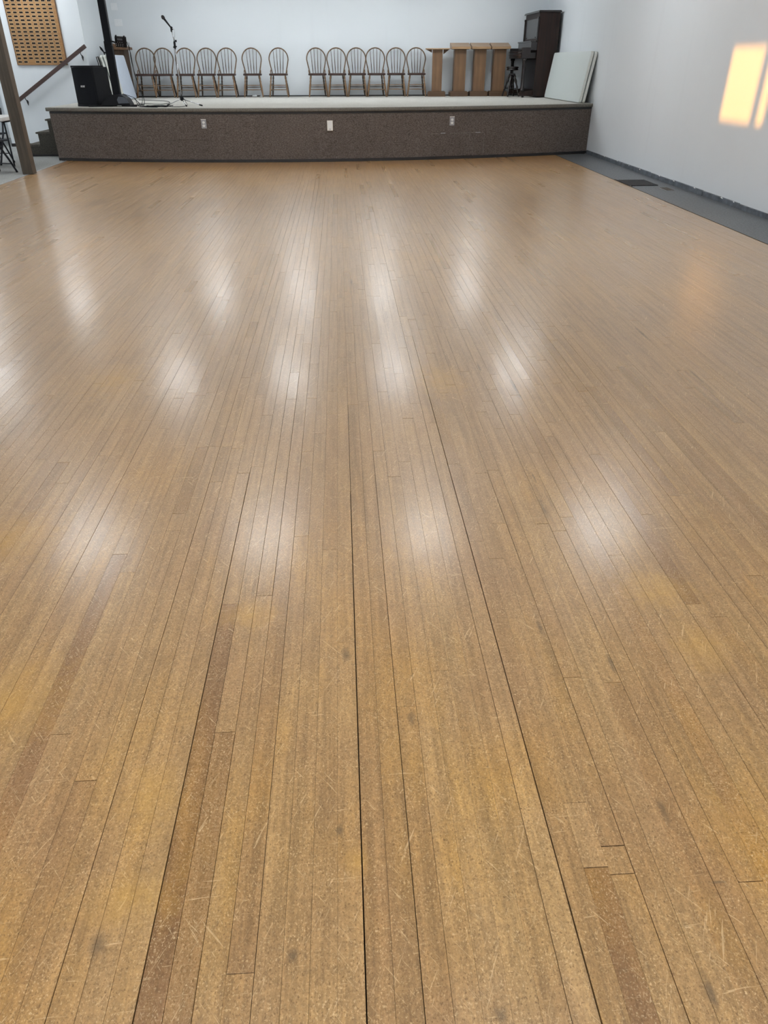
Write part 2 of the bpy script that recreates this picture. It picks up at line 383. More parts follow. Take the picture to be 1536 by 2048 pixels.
for k in range(K0, K1):
    js = sorted(joints.get(k, []))
    cuts = [-1.0]
    y = -1.0 + rnd.uniform(0.2, 1.2)
    if not js and rnd.random() < 0.9:
        cuts.append(rnd.uniform(-0.6, 0.2)); y = 2.2 + rnd.uniform(0.3, 1.3)
    if js:
        cuts += js; y = js[-1] + rnd.uniform(0.5, 1.3)
    yend = yf((k + .5) * PITCHW) + 0.02
    while y < yend - 0.15:
        cuts.append(y); y += rnd.choice([rnd.uniform(0.25, 0.6), rnd.uniform(0.5, 1.3), rnd.uniform(0.7, 1.5)])
    cuts.append(yend)
    for i in range(len(cuts) - 1): planks.append((k, cuts[i], cuts[i + 1]))
def plank_shape(k, y0, y1):
    x0, x1 = k * PITCHW, (k + 1) * PITCHW
    def half(kk, ya, yb):
        g = gaps.get(kk, 0.0003)
        if kk in bold:
            lo, hi = bold[kk]
            if yb > lo and ya < hi: g = max(g, 0.0013 if kk in (0, 8, -8) else 0.0007)
        return g
    x0 = max(x0 + half(k, y0, y1), XL + 0.002); x1 = min(x1 - half(k + 1, y0, y1), XG)
    e = rnd.choice([0.0004, 0.0005, 0.0012]); y0 += e; y1 -= e
    c = rnd.uniform(0.0002, 0.0005)
    h = rnd.uniform(-0.00025, 0.00025); t = rnd.uniform(-0.00016, 0.00016)
    zb = -0.013
    vs = []
    for yy, yi in ((y0, y0 + c), (y1, y1 - c)):
        vs += [(x0, yy, zb), (x0, yy, h - t - c), (x0 + c, yi, h - t), (x1 - c, yi, h + t), (x1, yy, h + t - c), (x1, yy, zb)]
    fs = [(0, 6, 7, 1), (1, 7, 8, 2), (2, 8, 9, 3), (3, 9, 10, 4), (4, 10, 11, 5), (0, 1, 4, 5), (1, 2, 3, 4), (6, 11, 10, 7), (7, 10, 9, 8)]
    return vs, fs
def screen_area(p):
    k, y0, y1 = p
    y0 = max(y0, 0.45)
    if y1 <= y0: return 0
    a = [projpx(k * PITCHW, y0), projpx((k + 1) * PITCHW, y0), projpx((k + 1) * PITCHW, y1), projpx(k * PITCHW, y1)]
    if any(q is None for q in a): return 0
    if max(q[0] for q in a) < 0 or min(q[0] for q in a) > 1536 or min(q[1] for q in a) > 2048: return 0
    a = [(min(1536, max(0, q[0])), min(2048, max(0, q[1]))) for q in a]
    return abs(sum(a[i][0] * a[(i + 1) % 4][1] - a[(i + 1) % 4][0] * a[i][1] for i in range(4))) / 2
planks.sort(key=screen_area, reverse=True)
DARK = [px2floor(*q) for q in ((1250, 1900), (440, 1350), (95, 1450))]
def tone_of(p):
    k, y0, y1 = p
    for x, y in DARK:
        if k * PITCHW <= x < (k + 1) * PITCHW and y0 <= y <= y1: return 0.03
    r = rnd.random()
    if r < 0.06: return rnd.uniform(0.02, 0.14) if y0 < 3 else rnd.uniform(0.10, 0.2)
    return rnd.uniform(0.2, 0.9)
rest = MB(); rtone = []
for i, p in enumerate(planks):
    vs, fs = plank_shape(*p); t = tone_of(p)
    if i < 300:
        mb = MB().add(vs, fs); o = mb.build('plank', M['plank'], fl)
        at = o.data.attributes.new('tone', 'FLOAT', 'POINT'); at.data.foreach_set('value', [t] * len(vs))
    else:
        rest.add(vs, fs); rtone += [t] * len(vs)
o = rest.build('planks', M['plank'], fl, 'stuff')
at = o.data.attributes.new('tone', 'FLOAT', 'POINT'); at.data.foreach_set('value', rtone)
MB().box(XL, XG, YBACK, -1.0, -0.013, 0).build('plank_field', M['plank'], fl)
# carpet on the left and worn strip on the right
struct('carpet', MB().box(XFAR, XL, YBACK, 18.6, -0.013, 0.002), M['carpet'], parent=fl)
struct('floor_strip', MB().box(XG + 0.003, XW, YBACK, yf(4.1) + .05, -0.013, 0.001), M['lino'], parent=fl)
struct('trim_1', MB().prism([(XL - 0.012, 0.0021), (XL - 0.004, 0.006), (XL + 0.008, 0.006), (XL + 0.016, 0.0008)], 'y', YBACK + 0.01, 13.86), M['metalstrip'], 'thin pale metal strip where the grey carpet meets the wooden floor', 'trim')
struct('trim_2', MB().box(XG - 0.002, XG + 0.006, YBACK + 0.01, 14.05, 0.0011, 0.003), M['brown'], 'thin edge between wooden floor and grey strip along right wall', 'trim')

struct('wall_right', MB().box(XW, XW + 0.12, YBACK, YB + .12, -0.12, CEIL), M['wallr'], 'long plain pale grey wall on the right with a patch of low sun', 'wall')
struct('wall_back', MB().box(XC, XW, YB, YB + 0.12, -0.12, CEIL), M['wall'], 'pale bluish wall behind the stage chairs', 'wall')
struct('wall_left', MB().box(XC - 0.12, XC, YA + .1, YB + 0.12, -0.12, CEIL), M['wall'], 'short return wall at the left end of the stage', 'wall')
struct('wall_stair', MB().box(-6.5, XC, YA, YA + 0.1, -0.12, CEIL), M['wall'], 'white wall behind the stage steps, carrying plaque board and handrail', 'wall')
struct('wall_alcove', MB().box(XFAR, XC - 0.12, 18.5, 18.62, -0.12, CEIL), M['wall'], 'far pale wall glimpsed beyond the folding table at left edge', 'wall')
struct('wall_rear', MB().box(XFAR, XW, YBACK - 0.12, YBACK, -0.12, CEIL), M['wall'], 'plain wall behind the viewer', 'wall')
# outer left wall with a two pane window that lets in the low sun
WY0, WY1, WZ0, WZ1 = 8.37, 9.40, 2.005, 2.725
wl = MB()
wl.box(XFAR - 0.1, XFAR, YBACK, WY0, -0.12, CEIL).box(XFAR - 0.1, XFAR, WY1, 18.62, -0.12, CEIL)
wl.box(XFAR - 0.1, XFAR, WY0, WY1, -0.12, WZ0).box(XFAR - 0.1, XFAR, WY0, WY1, WZ1, CEIL)
struct('wall_window', wl, M['wall'], 'outer wall on the far left, out of the picture, with a window', 'wall')
wf = MB().box(XFAR - 0.06, XFAR - 0.02, 8.53, 8.67, WZ0, WZ1)
for a in (WY0, WY1 - 0.02): wf.box(XFAR - 0.06, XFAR - 0.02, a, a + 0.02, WZ0, WZ1)
struct('window_1', wf, M['white'], 'white window frame with a central mullion in the outer wall', 'window')
struct('ceiling', MB().box(XFAR - .1, XW + .12, YBACK - .12, 18.62, CEIL, CEIL + 0.1), M['ceil'], 'flat white ceiling', 'ceiling')
# baseboards
bb = MB()
y = YBACK
while y < yf(XW) - 0.05:
    y2 = min(y + rnd.uniform(0.5, 1.6), yf(XW) - 0.03)
    d = rnd.uniform(0.010, 0.016); h = rnd.uniform(0.052, 0.062)
    bb.prism([(XW - d, 0.0012), (XW - d * .8, h - .006), (XW - d * .35, h), (XW - 0.0005, h), (XW - 0.0005, 0.0012)], 'y', y, y2 - 0.002)
    y = y2
struct('baseboard_right', bb, M['basegrey'], 'scuffed grey vinyl baseboard along the right wall', 'baseboard')
y = 5.5; ch = MB()
while y < 13.5:
    a = rnd.uniform(0.02, 0.08); z0 = rnd.uniform(0.045, 0.055)
    ch.add([(XW - 0.018, y, z0), (XW - 0.019, y + a, z0 + .004), (XW - 0.012, y + a * .6, z0 + rnd.uniform(.008, .02)), (XW - 0.008, y + a * .5, z0 - .006)], [(0, 1, 2), (0, 2, 3), (1, 3, 2), (0, 3, 1)])
    y += rnd.uniform(0.1, 0.9)
ch.build('paint_chips', M['white'], bpy.data.objects['baseboard_right'], 'stuff')
ba = MB().box(-6.5, -5.62, YA - 0.012, YA - 0.0005, 0.0025, 0.06); ba.box(-6.512, -6.5005, YA - .012, 18.49, 0.0025, 0.06)
struct('baseboard_left', ba, M['vinyl'], 'dark baseboard at the foot of the white wall left of the steps', 'baseboard')
struct('baseboard_alcove', MB().box(XFAR, -6.52, 18.485, 18.4995, 0.0025, 0.07), M['white'], 'white baseboard on the far wall at left edge', 'baseboard')
struct('baseboard_back', MB().box(XC + 0.01, XW - 0.01, YB - 0.012, YB - 0.0005, ST + 0.001, ST + 0.02), M['vinyl'], 'thin dark strip where back wall meets the stage carpet', 'baseboard')

# ------------------------------------------------------------------ stage
def curved(x0, x1, z0, z1, off0, off1, n=48):
    """slab following the bowed front: from off0 to off1 in front of it"""
    mb = MB(); vs = []; fs = []
    for i in range(n + 1):
        x = x0 + (x1 - x0) * i / n; y = yf(x)
        vs += [(x, y - off1, z0), (x, y - off1, z1), (x, y - off0, z1), (x, y - off0, z0)]
    for i in range(n):
        a = 4 * i
        for j in range(4): fs.append((a + j, a + (j + 1) % 4, a + 4 + (j + 1) % 4, a + 4 + j))
    fs += [(0, 3, 2, 1), (4 * n, 4 * n + 1, 4 * n + 2, 4 * n + 3)]
    bm = bmesh.new(); bv = [bm.verts.new(v) for v in vs]
    for f in fs: bm.faces.new([bv[i] for i in f])
    bmesh.ops.recalc_face_normals(bm, faces=bm.faces[:]); bm.verts.index_update()
    mb.add([v.co[:] for v in bm.verts], [[v.index for v in f.verts] for f in bm.faces]); bm.free()
    return mb
SX0, SX1 = -4.80, XW - 0.003
stg = thing('stage', 'long low stage with brown carpeted front and pale grey carpet top', 'stage', (0, 0, 0))
# top deck
deck = MB(); n = 48; vs = []
for i in range(n + 1):
    x = SX0 + (SX1 - SX0) * i / n; yb = YB - 0.001 if x > XC + 0.001 else YA - 0.002
    vs += [(x, yf(x) + 0.0, ST), (x, yb, ST), (x, yf(x) + 0.0, ST - 0.05), (x, yb, ST - 0.05)]
fs = []
for i in range(n):
    a = 4 * i; fs += [(a, a + 4, a + 5, a + 1), (a + 2, a + 3, a + 7, a + 6)]
fs += [(0, 1, 3, 2), (4 * n, 4 * n + 2, 4 * n + 3, 4 * n + 1)]
deck.add(vs, fs).build('carpet_top', M['sttop'], stg)
fr = curved(SX0 + 0.03, SX1, 0.045, ST - 0.06, -0.05, 0.0); fr.build('front_panel', M['front'], stg)
sd = MB().box(SX0 + 0.03, SX0 + 0.06, yf(SX0) + 0.052, YA - 0.004, 0.003, ST - 0.052); sd.build('side_panel', M['stair'], stg)
# rounded nosing along the front
prof = [(0.0, 0.0), (0.030, -0.001), (0.040, -0.010), (0.043, -0.028), (0.038, -0.046), (0.028, -0.052), (0.0, -0.052)]
vs = []; fs = []; n = 48; k = len(prof)
for i in range(n + 1):
    x = SX0 - 0.012 + (SX1 - SX0 + 0.012) * i / n
    for o_, z_ in prof: vs.append((x, yf(x) - o_, ST + z_))
for i in range(n):
    for j in range(k): fs.append((i * k + j, i * k + (j + 1) % k, (i + 1) * k + (j + 1) % k, (i + 1) * k + j))
fs += [tuple(range(k)), tuple(reversed(range(n * k, n * k + k)))]
bm = bmesh.new(); bv = [bm.verts.new(v) for v in vs]
for f in fs: bm.faces.new([bv[i] for i in f])
bmesh.ops.recalc_face_normals(bm, faces=bm.faces[:]); bm.verts.index_update()
MB().add([v.co[:] for v in bm.verts], [[v.index for v in f.verts] for f in bm.faces]).build('front_nosing', M['nose'], stg); bm.free()
curved(SX0 + 0.04, SX1, ST - 0.085, ST - 0.0535, -0.01, 0.004).build('painted_shadow_strip', M['vinyl'], stg)  # black strip standing in for the shade under the nosing
curved(SX0 + 0.028, SX1 - 0.001, 0.0015, 0.044, -0.02, 0.008).build('vinyl_base', M['vinyl'], stg)
curved(SX0 + 0.03, SX1 - 0.002, 0.0012, 0.007, -0.01, 0.014).build('scuffed_base_lip', M['brown'], stg)
# two carpeted access hatches in the front, with frayed edges
for (x0, x1) in ((1.535, 2.268), (2.282, 2.455)):
    h = curved(x0, x1, 0.052, 0.385, -0.002, 0.006, 10).build('hatch', M['front'], stg)
for (xa, za, xb, zb) in ((1.53, .389, 1.66, .392), (1.86, .395, 2.46, .397), (2.275, .05, 2.275, .25), (2.462, .07, 2.462, .38), (1.528, .06, 1.528, .2), (2.20, .3, 2.205, .38)):
    m_ = 10; seam = MB()
    for i in range(m_):
        t0, t1 = i / m_, (i + 0.85) / m_
        xx0, zz0, xx1, zz1 = xa + (xb - xa) * t0, za + (zb - za) * t0, xa + (xb - xa) * t1, za + (zb - za) * t1
        seam.tube([(xx0, yf(xx0) - 0.008, zz0 + rnd.uniform(-.002, .002)), (xx1, yf(xx1) - 0.008, zz1 + rnd.uniform(-.002, .002))], 0.0016, 4)
    seam.build('frayed_seam', M['thread'], stg, 'stuff')
for xh in (1.70, 2.31): curved(xh, xh + 0.08, 0.392, 0.402, 0.0, 0.010, 2).build('hinge', M['steel'], stg)
cr = MB().tube([(x, yf(x) - 0.001, 0.335 + 0.010 * math.sin(x * 7)) for x in [-2.80 + 0.08 * i for i in range(11)]], 0.005, 5)
cr.build('carpet_crease', M['front'], stg)
# outlets on the stage front
def outlet(x, z, tilt, label, name='wall_outlet', w=0.082, h=0.125, depth_y=None, m='steel', duplex=True, off=0.0, grp=None):
    y = yf(x) if depth_y is None else depth_y
    t = thing(name, label, 'outlet', (x, y - off, z), tilt, grp)
    MB().prism(outline(w, h, 0.006, 2), 'y', -0.006, -0.0005).build('cover_plate', M[m], t)
    if duplex:
        for s_ in (-1, 1):
            c_ = [(0.021 * math.cos(a) , s_ * 0.024 + 0.018 * math.sin(a)) for a in [2 * PI * i / 14 for i in range(14)]]
            so_ = MB().prism(c_, 'y', -0.010, -0.004).build('socket', M['white'], t)
            sl_ = MB().box(-0.008, -0.006, -0.0105, -0.0095, s_ * .024 - 0.001, s_ * .024 + 0.008).box(0.006, 0.008, -0.0105, -0.0095, s_ * .024 - 0.001, s_ * .024 + 0.008)
            sl_.build('slots', M['black'], so_)
    return t
def slope(x): return math.atan(2 * 0.0347 * (x + 0.833))
o = outlet(-2.19, 0.565, slope(-2.19), 'grey duplex outlet on the left part of the stage front')
MB().box(-0.041, 0.041, -0.012, -0.0005, 0.062, 0.070).build('lifted_top_edge', M['ivory'], o)
o = outlet(1.885, 0.572, slope(1.885), 'grey duplex outlet on stage front above the carpeted hatch')
MB().box(-0.041, 0.041, -0.012, -0.0005, 0.062, 0.070).build('lifted_top_edge', M['ivory'], o)
t = thing('control_plate', 'ivory rectangular cover plate at the middle of the stage front', 'cover plate', (-0.15, yf(-0.15), 0.535), slope(-0.15))
MB().box(-0.046, 0.046, -0.022, -0.0005, -0.074, 0.074, 0.003).build('cover', M['ivory'], t)
MB().box(-0.036, 0.036, -0.024, -0.0215, -0.064, 0.066, 0.001).build('raised_face', M['white'], t)
MB().box(-0.013, 0.013, -0.0255, -0.0235, -0.050, -0.046).box(-0.010, 0.010, -0.0255, -0.0235, -0.062, -0.060).build('slot', M['black'], t)

# stage steps at the left end
SY0, SY1 = 14.58, YA - 0.014
steps = thing('stage_steps', 'dark carpeted steps climbing to the left end of the stage', 'steps', (0, 0, 0))
Xs = [-5.50, -5.29, -5.08, SX0 + 0.028]
Hs = [0.19, 0.385, 0.585]
pr_ = [(Xs[0], 0.0025), (Xs[0], Hs[0] - .03), (Xs[1], Hs[0] - .03), (Xs[1], Hs[1] - .03), (Xs[2], Hs[1] - .03), (Xs[2], Hs[2] - .03), (Xs[3], Hs[2] - .03), (Xs[3], 0.0025)]
MB().prism(pr_, 'y', SY0 + .004, SY1).build('stringer', M['stair'], steps)
for i in range(3):
    x0, x1, z = Xs[i], Xs[i + 1], Hs[i]
    q = [(x0 - 0.028, z - 0.028), (x0 - 0.034, z - 0.016), (x0 - 0.030, z - 0.003), (x0 - 0.02, z), (x1 - 0.001, z), (x1 - 0.001, z - 0.0295), (x0 - 0.001, z - 0.0295)]
    MB().prism(q, 'y', SY0 - 0.008, SY1).build('tread', M['tread'], steps)
MB().box(Xs[0] - .004, Xs[3], SY0 - 0.006, SY0 + 0.003, 0.0025, 0.032).build('vinyl_base', M['vinyl'], steps)

# ------------------------------------------------------------------ ceiling lamps (above the picture; they light the room and show in the floor)
def make_lamp():
    t = thing('ceiling_light', 'white wraparound ceiling light', 'ceiling light', (0, 0, CEIL), 0, 'ceiling lights above the picture')
    MB().box(-0.27, 0.27, -0.34, 0.34, -0.03, -0.0005, 0.004).build('housing', M['white'], t)
    MB().prism([(-0.25, -0.0305), (0.25, -0.0305), (0.25, -0.09), (0.20, -0.12), (-0.20, -0.12), (-0.25, -0.09)], 'y', -0.32, 0.32).build('diffuser', M['lamp'], t)
    return t
lamp0 = None
for y in (-3.6, 0.8, 6.5, 11.2, 15.5, 16.2):
    for x in (-7.6, -5.6, -2.75, -0.93, 0.82, 2.75):
        if (y == 16.2 and x < -4) or (y == 15.5 and x > -4): continue
        if lamp0 is None: t = lamp0 = make_lamp()
        else: t = copy_tree(lamp0)
        t.location = (x, y, CEIL)

# ------------------------------------------------------------------ wooden post
t = thing('wooden_post', 'brown square wooden post at the edge of the dance floor', 'post', (-4.645, 12.12, 0))
MB().box(-0.075, 0.075, -0.075, 0.075, 0.0065, CEIL - 0.001, 0.004).build('shaft', M['post'], t)
MB().box(0.0755, 0.079, -0.070, 0.070, 0.0065, CEIL - 0.001).build('lit_side_face', wood('post_wood_lit_side', (0.10, 0.075, 0.055), (0.17, 0.135, 0.10), 0.7, 2, 1.2), t)  # overlay on the right face: post wood coloured lighter, as if lit

# ------------------------------------------------------------------ plaque board
bd = thing('plaque_board', 'large wooden wall board filled with rows of small black nameplates', 'plaque board', (-5.567, YA, 1.38))
MB().box(-0.455, 0.448, -0.026, -0.001, 0.006, 1.17).build('wood_panel', M['board'], bd)
MB().box(0.4485, 0.46, -0.030, -0.001, 0.0, 1.176).box(-0.467, -0.4555, -0.030, -0.001, 0, 1.176).box(-0.455, 0.448, -0.030, -0.001, 0, 0.0055).build('frame', M['boarde'], bd)
pmb = MB(); po, pi_ = outline(0.080, 0.041, 0.011, 3), outline(0.073, 0.034, 0.008, 3); k_ = len(po)
pmb.add([(x, -0.0262, z) for x, z in po] + [(x, -0.0300, z) for x, z in po] + [(x, -0.0300, z) for x, z in pi_] + [(x, -0.0285, z) for x, z in pi_],
        [(i, (i + 1) % k_, (i + 1) % k_ + k_, i + k_) for i in range(k_)] + [(i + k_, (i + 1) % k_ + k_, (i + 1) % k_ + 2 * k_, i + 2 * k_) for i in range(k_)] + [(i + 2 * k_, (i + 1) % k_ + 2 * k_, (i + 1) % k_ + 3 * k_, i + 3 * k_) for i in range(k_)])
pmb.add([(x, -0.0285, z) for x, z in pi_], [tuple(range(k_))])
pm = pmb.mesh('nameplate', M['brass']); pm.materials.append(M['bronze'])
pm.polygons[len(pm.polygons) - 1].material_index = 1
im = [MB().prism(outline(w_, h_, 0.003, 1), 'y', -0.0315, -0.0286).mesh('engraved_insert', M['black']) for w_, h_ in ((0.065, 0.024), (0.061, 0.025), (0.066, 0.022))]
for r in range(19):
    for c in range(8):
        if r == 0 and c == 2: continue
        o = bpy.data.objects.new('nameplate', pm); C.objects.link(o); o.parent = bd
        o.location = (-0.406 + 0.1085 * c, 0, 0.052 + 0.0592 * r)
        i_ = bpy.data.objects.new('engraved_insert', rnd.choice(im)); C.objects.link(i_); i_.parent = o

# ------------------------------------------------------------------ handrail
hr = thing('handrail', 'dark red wooden handrail rising along the white wall', 'handrail', (0, 0, 0))
A = Vector((-6.16, YA - 0.09, 0.795)); B = Vector((-4.69, YA - 0.09, 1.685))
ang = math.atan2(B.z - A.z, B.x - A.x); ln = (B - A).length
mb = MB().box(0, ln, -0.022, 0.022, -0.032, 0.032, 0.007)
mb.xf(Matrix.Translation(A) @ Matrix.Rotation(-ang, 4, 'Y')).build('rail', M['rail'], hr)
for f in (0.10, 0.92):
    p = A.lerp(B, f); q = Vector((p.x + 0.005, YA - 0.004, p.z - 0.12))
    br = MB().tube([p + Vector((0, 0, -0.03)), p + Vector((0, 0.01, -0.06)), p + Vector((0.003, 0.045, -0.085)), (q.x, YA - 0.02, q.z + .01)], [0.007, 0.007, 0.008, 0.009], 6)
    br.prism([(q.x, q.z + 0.045), (q.x - 0.017, q.z + 0.015), (q.x, q.z - 0.05), (q.x + 0.017, q.z + 0.015)], 'y', YA - 0.022, YA - 0.0008)
    br.build('bracket', M['iron'], hr)

# ------------------------------------------------------------------ wall fittings
def switch(loc, w, gangs, label):
    t = thing('light_switch', label, 'light switch', loc)
    MB().prism(outline(w, 0.12, 0.006, 2), 'y', -0.011, -0.0005).build('cover_plate', M['swp'], t)
    for g in range(gangs):
        x = (g - (gangs - 1) / 2) * 0.046
        MB().box(x - 0.014, x + 0.014, -0.016, -0.0105, -0.030, 0.030, 0.001).build('rocker', M['swp'], t)
switch((-4.455, YB, 2.115), 0.155, 3, 'white triple light switch on the back wall, the lower one')
switch((-4.49, YB, 2.385), 0.125, 2, 'white double light switch on the back wall, above the triple switch')
t = thing('thermostat', 'small white thermostat on the wall left of black speaker column', 'thermostat', (XC, 17.95, 2.45), 0)
MB().box(0.0005, 0.03, -0.05, 0.05, -0.06, 0.06, 0.006).build('case', M['white'], t)
MB().box(0.0302, 0.036, -0.012, 0.012, -0.045, -0.025).build('dial', M['greyp'], t)
outlet(-3.905, 1.10, 0, 'white duplex outlet low on back wall behind the leftmost chair', depth_y=YB, m='white')

# ------------------------------------------------------------------ spindle back chairs
def turned(p0, p1, rs, n=8):
    p0 = Vector(p0); p1 = Vector(p1); k = len(rs)
    return [p0.lerp(p1, i / (k - 1)) for i in range(k)], rs
def make_chair():
    t = thing('spindle_chair', 'x', 'chair', (0, 0, 0))
    # saddle seat
    pts = []
    for i in range(28):
        a = 2 * PI * i / 28; ca, sa = math.cos(a), math.sin(a)
        x = 0.195 * math.copysign(abs(ca) ** 0.62, ca); y = 0.19 * math.copysign(abs(sa) ** 0.62, sa)
        if y > 0: x *= 0.90
        pts.append((x, y))
    bm = bmesh.new()
    rings = []
    for sc, z in ((0.93, 0.388), (1.0, 0.396), (1.0, 0.418), (0.96, 0.426), (0.6, 0.416), (0.2, 0.412)):
        rings.append([bm.verts.new((x * sc, y * sc, z)) for x, y in pts])
    for a, b_ in zip(rings, rings[1:]):
        for i in range(28): bm.faces.new((a[i], a[(i + 1) % 28], b_[(i + 1) % 28], b_[i]))
    bm.faces.new(rings[-1]); bm.faces.new(list(reversed(rings[0])))
    bm.verts.index_update(); mb = MB().add([v.co[:] for v in bm.verts], [[v.index for v in f.verts] for f in bm.faces]); bm.free()
    mb.build('seat', M['seat'], t)
    # legs, turned
    R_ = [0.011, 0.015, 0.018, 0.012, 0.017, 0.013, 0.018, 0.019, 0.019, 0.018, 0.017, 0.016, 0.015, 0.013, 0.012]
    for sx in (-1, 1):
        MB().tube(*turned((sx * 0.145, -0.125, 0.395), (sx * 0.193, -0.185, 0.0005), R_), 8).build('leg', M['chair'], t)
    for sx in (-1, 1):
        MB().tube(*turned((sx * 0.125, 0.125, 0.395), (sx * 0.175, 0.215, 0.0005), R_[::1]), 8).build('leg', M['spindle'], t)
    def at(p, q, z): f = (0.395 - z) / 0.3945; return [p[i] + (q[i] - p[i]) * f for i in range(2)] + [z]
    FL = [((s * 0.145, -0.125), (s * 0.193, -0.185)) for s in (-1, 1)]
    RL = [((s * 0.125, 0.125), (s * 0.175, 0.215)) for s in (-1, 1)]
    def bar(p, q): p = Vector(p); q = Vector(q); return MB().tube([p, p.lerp(q, .25), p.lerp(q, .5), p.lerp(q, .75), q], [0.006, 0.008, 0.010, 0.008, 0.006], 6)
    for z in (0.215, 0.135): bar(at(*FL[0], z), at(*FL[1], z)).build('stretcher', M['chair'], t)
    bar(at(*RL[0], .175), at(*RL[1], .175)).build('stretcher', M['spindle'], t)
    for s_ in (0, 1):
        for z in (0.235, 0.115): bar(at(*FL[s_], z), at(*RL[s_], z)).build('stretcher', M['spindle'], t)
    # bow back
    bow = []
    def bp(u):  # u 0..1 around the hoop; returns x,z
        a = PI * (1 - u)
        return a
    prof_ = [(-0.145, 0.415), (-0.160, 0.50), (-0.180, 0.58), (-0.197, 0.66)]
    top = [(0.199 * math.cos(a), 0.68 + 0.198 * math.sin(a)) for a in [PI - PI * i / 18 for i in range(19)]]
    full = prof_ + top + [(-x, z) for x, z in reversed(prof_)]
    def yb(z): return 0.145 + (z - 0.41) * 0.19
    MB().tube([(x, yb(z), z) for x, z in full], [0.012] * len(full), 8).build('bow', M['bow'], t)
    def ztop(x):
        return 0.68 + 0.198 * math.sqrt(max(0, 1 - (x / 0.199) ** 2))
    for xb in (-0.078, -0.027, 0.027, 0.078):
        xt = xb * 1.38; zt = ztop(xt)
        p = Vector((xb, yb(0.41) + 0.0, 0.412)); q = Vector((xt, yb(zt), zt))
        MB().tube([p, p.lerp(q, .25), p.lerp(q, .6), q], [0.006, 0.009, 0.0065, 0.005], 6).build('spindle', M['spindle'], t)
    for s_ in (-1, 1):
        MB().tube([(s_ * 0.165, 0.045, 0.412), (s_ * 0.172, 0.06, 0.452), (s_ * 0.170, 0.10, 0.485), (s_ * 0.160, 0.15, 0.50)], [0.008, 0.010, 0.009, 0.007], 6).build('hip_brace', M['chair'], t)
    return t
def onplane(px, py, Y):
    d = F3 + RR * ((px - 768) / FPX) - UU * ((py - 1024) / FPX)
    return d.x * Y / d.y
CP = [(273,317),(311,352),(353,396),(396,437),(436,477),(486,530),(540,580),(618,656),(658,695),(697,735),(737,772),(776,812),(815,854)]
names = ['leftmost chair of the row, its bow overlapping the next, beside a wooden lectern',
 'second chair from the left, with a dark mark on its bow',
 'third chair from the left, partly behind the microphone stand',
 'fourth chair from the left, just right of the microphone stand',
 'fifth chair from the left, last of the touching left group',
 'chair standing alone over crumpled white paper, left of the gap',
 'lone chair at the left side of the wide gap in the row',
 'chair at the right side of the wide gap, first of six',
 'second chair right of the wide gap in the row',
 'third chair right of the wide gap in the row',
 'fourth chair right of the wide gap in the row',
 'fifth chair right of the wide gap, next to last',
 'rightmost spindle chair, touching the first wooden lectern']
ch0 = make_chair()
for i, (a, b_) in enumerate(CP):
    t = ch0 if i == 0 else copy_tree(ch0)
    Yc = 17.80 + (0.04 if i % 2 else 0)
    x = onplane((a + b_) / 2 - 1, 192, Yc - 0.18)
    t.location = (x, Yc, ST + 0.003)
    s_ = 1.0
    t.rotation_euler = (0, 0, rnd.uniform(-0.05, 0.05) + (0.10 if i in (5, 7) else 0) + (-0.06 if i == 12 else 0))
    t['label'] = 'bow-back wooden ' + names[i] if i != 0 else 'bow-back wooden chair, leftmost of the row, beside a lectern and folded tables'
    t['group'] = 'spindle back chairs lined along the back wall'
# crumpled paper
for (px, py, s_, lb) in ((509, 190.5, 0.045, 'larger crumpled white paper under the lone left chair'), (523, 190.5, 0.03, 'smaller scrap of white paper under the lone left chair')):
    x = onplane(px, py, 17.97)
    bm = bmesh.new(); bmesh.ops.create_icosphere(bm, subdivisions=2, radius=s_)
    for v in bm.verts: v.co = Vector((v.co.x * rnd.uniform(0.9, 1.5), v.co.y * rnd.uniform(0.7, 1.1), max(-0.3 * s_, v.co.z * rnd.uniform(0.3, 0.7))))
    bm.verts.index_update(); z0 = min(v.co.z for v in bm.verts)
    o = MB().add([v.co[:] for v in bm.verts], [[v.index for v in f.verts] for f in bm.faces]).build('crumpled_paper', M['paper']); bm.free()
    o.location = (x, 17.97, ST - z0 + 0.0005); tag(o, lb, 'paper')

# ------------------------------------------------------------------ lecterns
def lectern(x, y, rz, label, kind=0, cw=0.245, cd=0.20, tw=0.392, mc='oakl', mt='oakt'):
    t = thing('lectern', label, 'lectern', (x, y, ST + 0.0005), rz, 'wooden lecterns by the back wall')
    # stepped base
    b_ = MB().box(-0.19, 0.19, -0.15, 0.15, 0.0, 0.075, 0.003); b_.prism([(-0.19, 0.0752), (-0.165, 0.095), (0.165, 0.095), (0.19, 0.0752)], 'y', -0.13, 0.13)
    b_.build('base', M['oakd'], t)
    MB().box(-cw / 2, cw / 2, -cd / 2, cd / 2, 0.0955, 0.845, 0.002).build('column', M[mc], t)
    if kind == 0:   # slanted reading top, low edge forward
        tp = MB().prism([(-0.19, 0.852), (-0.19, 0.892), (0.12, 0.965), (0.16, 0.965), (0.16, 0.925), (0.13, 0.852)], 'x', -tw / 2, tw / 2)
        tp.build('slanted_top', M[mt], t)
        MB().box(-tw / 2 + 0.03, tw / 2 - 0.03, -0.15, 0.12, 0.8455, 0.8515).build('neck_board', M['oakd'], t)  # thin recessed board of base oak between column and top
    else:
        MB().box(-0.25, 0.25, -0.17, 0.17, 0.846, 0.866, 0.003).build('flat_top', M['oakt'], t)
        MB().prism([(-0.12, 0.845), (-0.24, 0.845), (-0.12, 0.79)], 'y', 0.0, 0.02).prism([(0.12, 0.845), (0.24, 0.845), (0.12, 0.76)], 'y', 0.0, 0.02).build('bracket', M['oakd'], t)
    return t
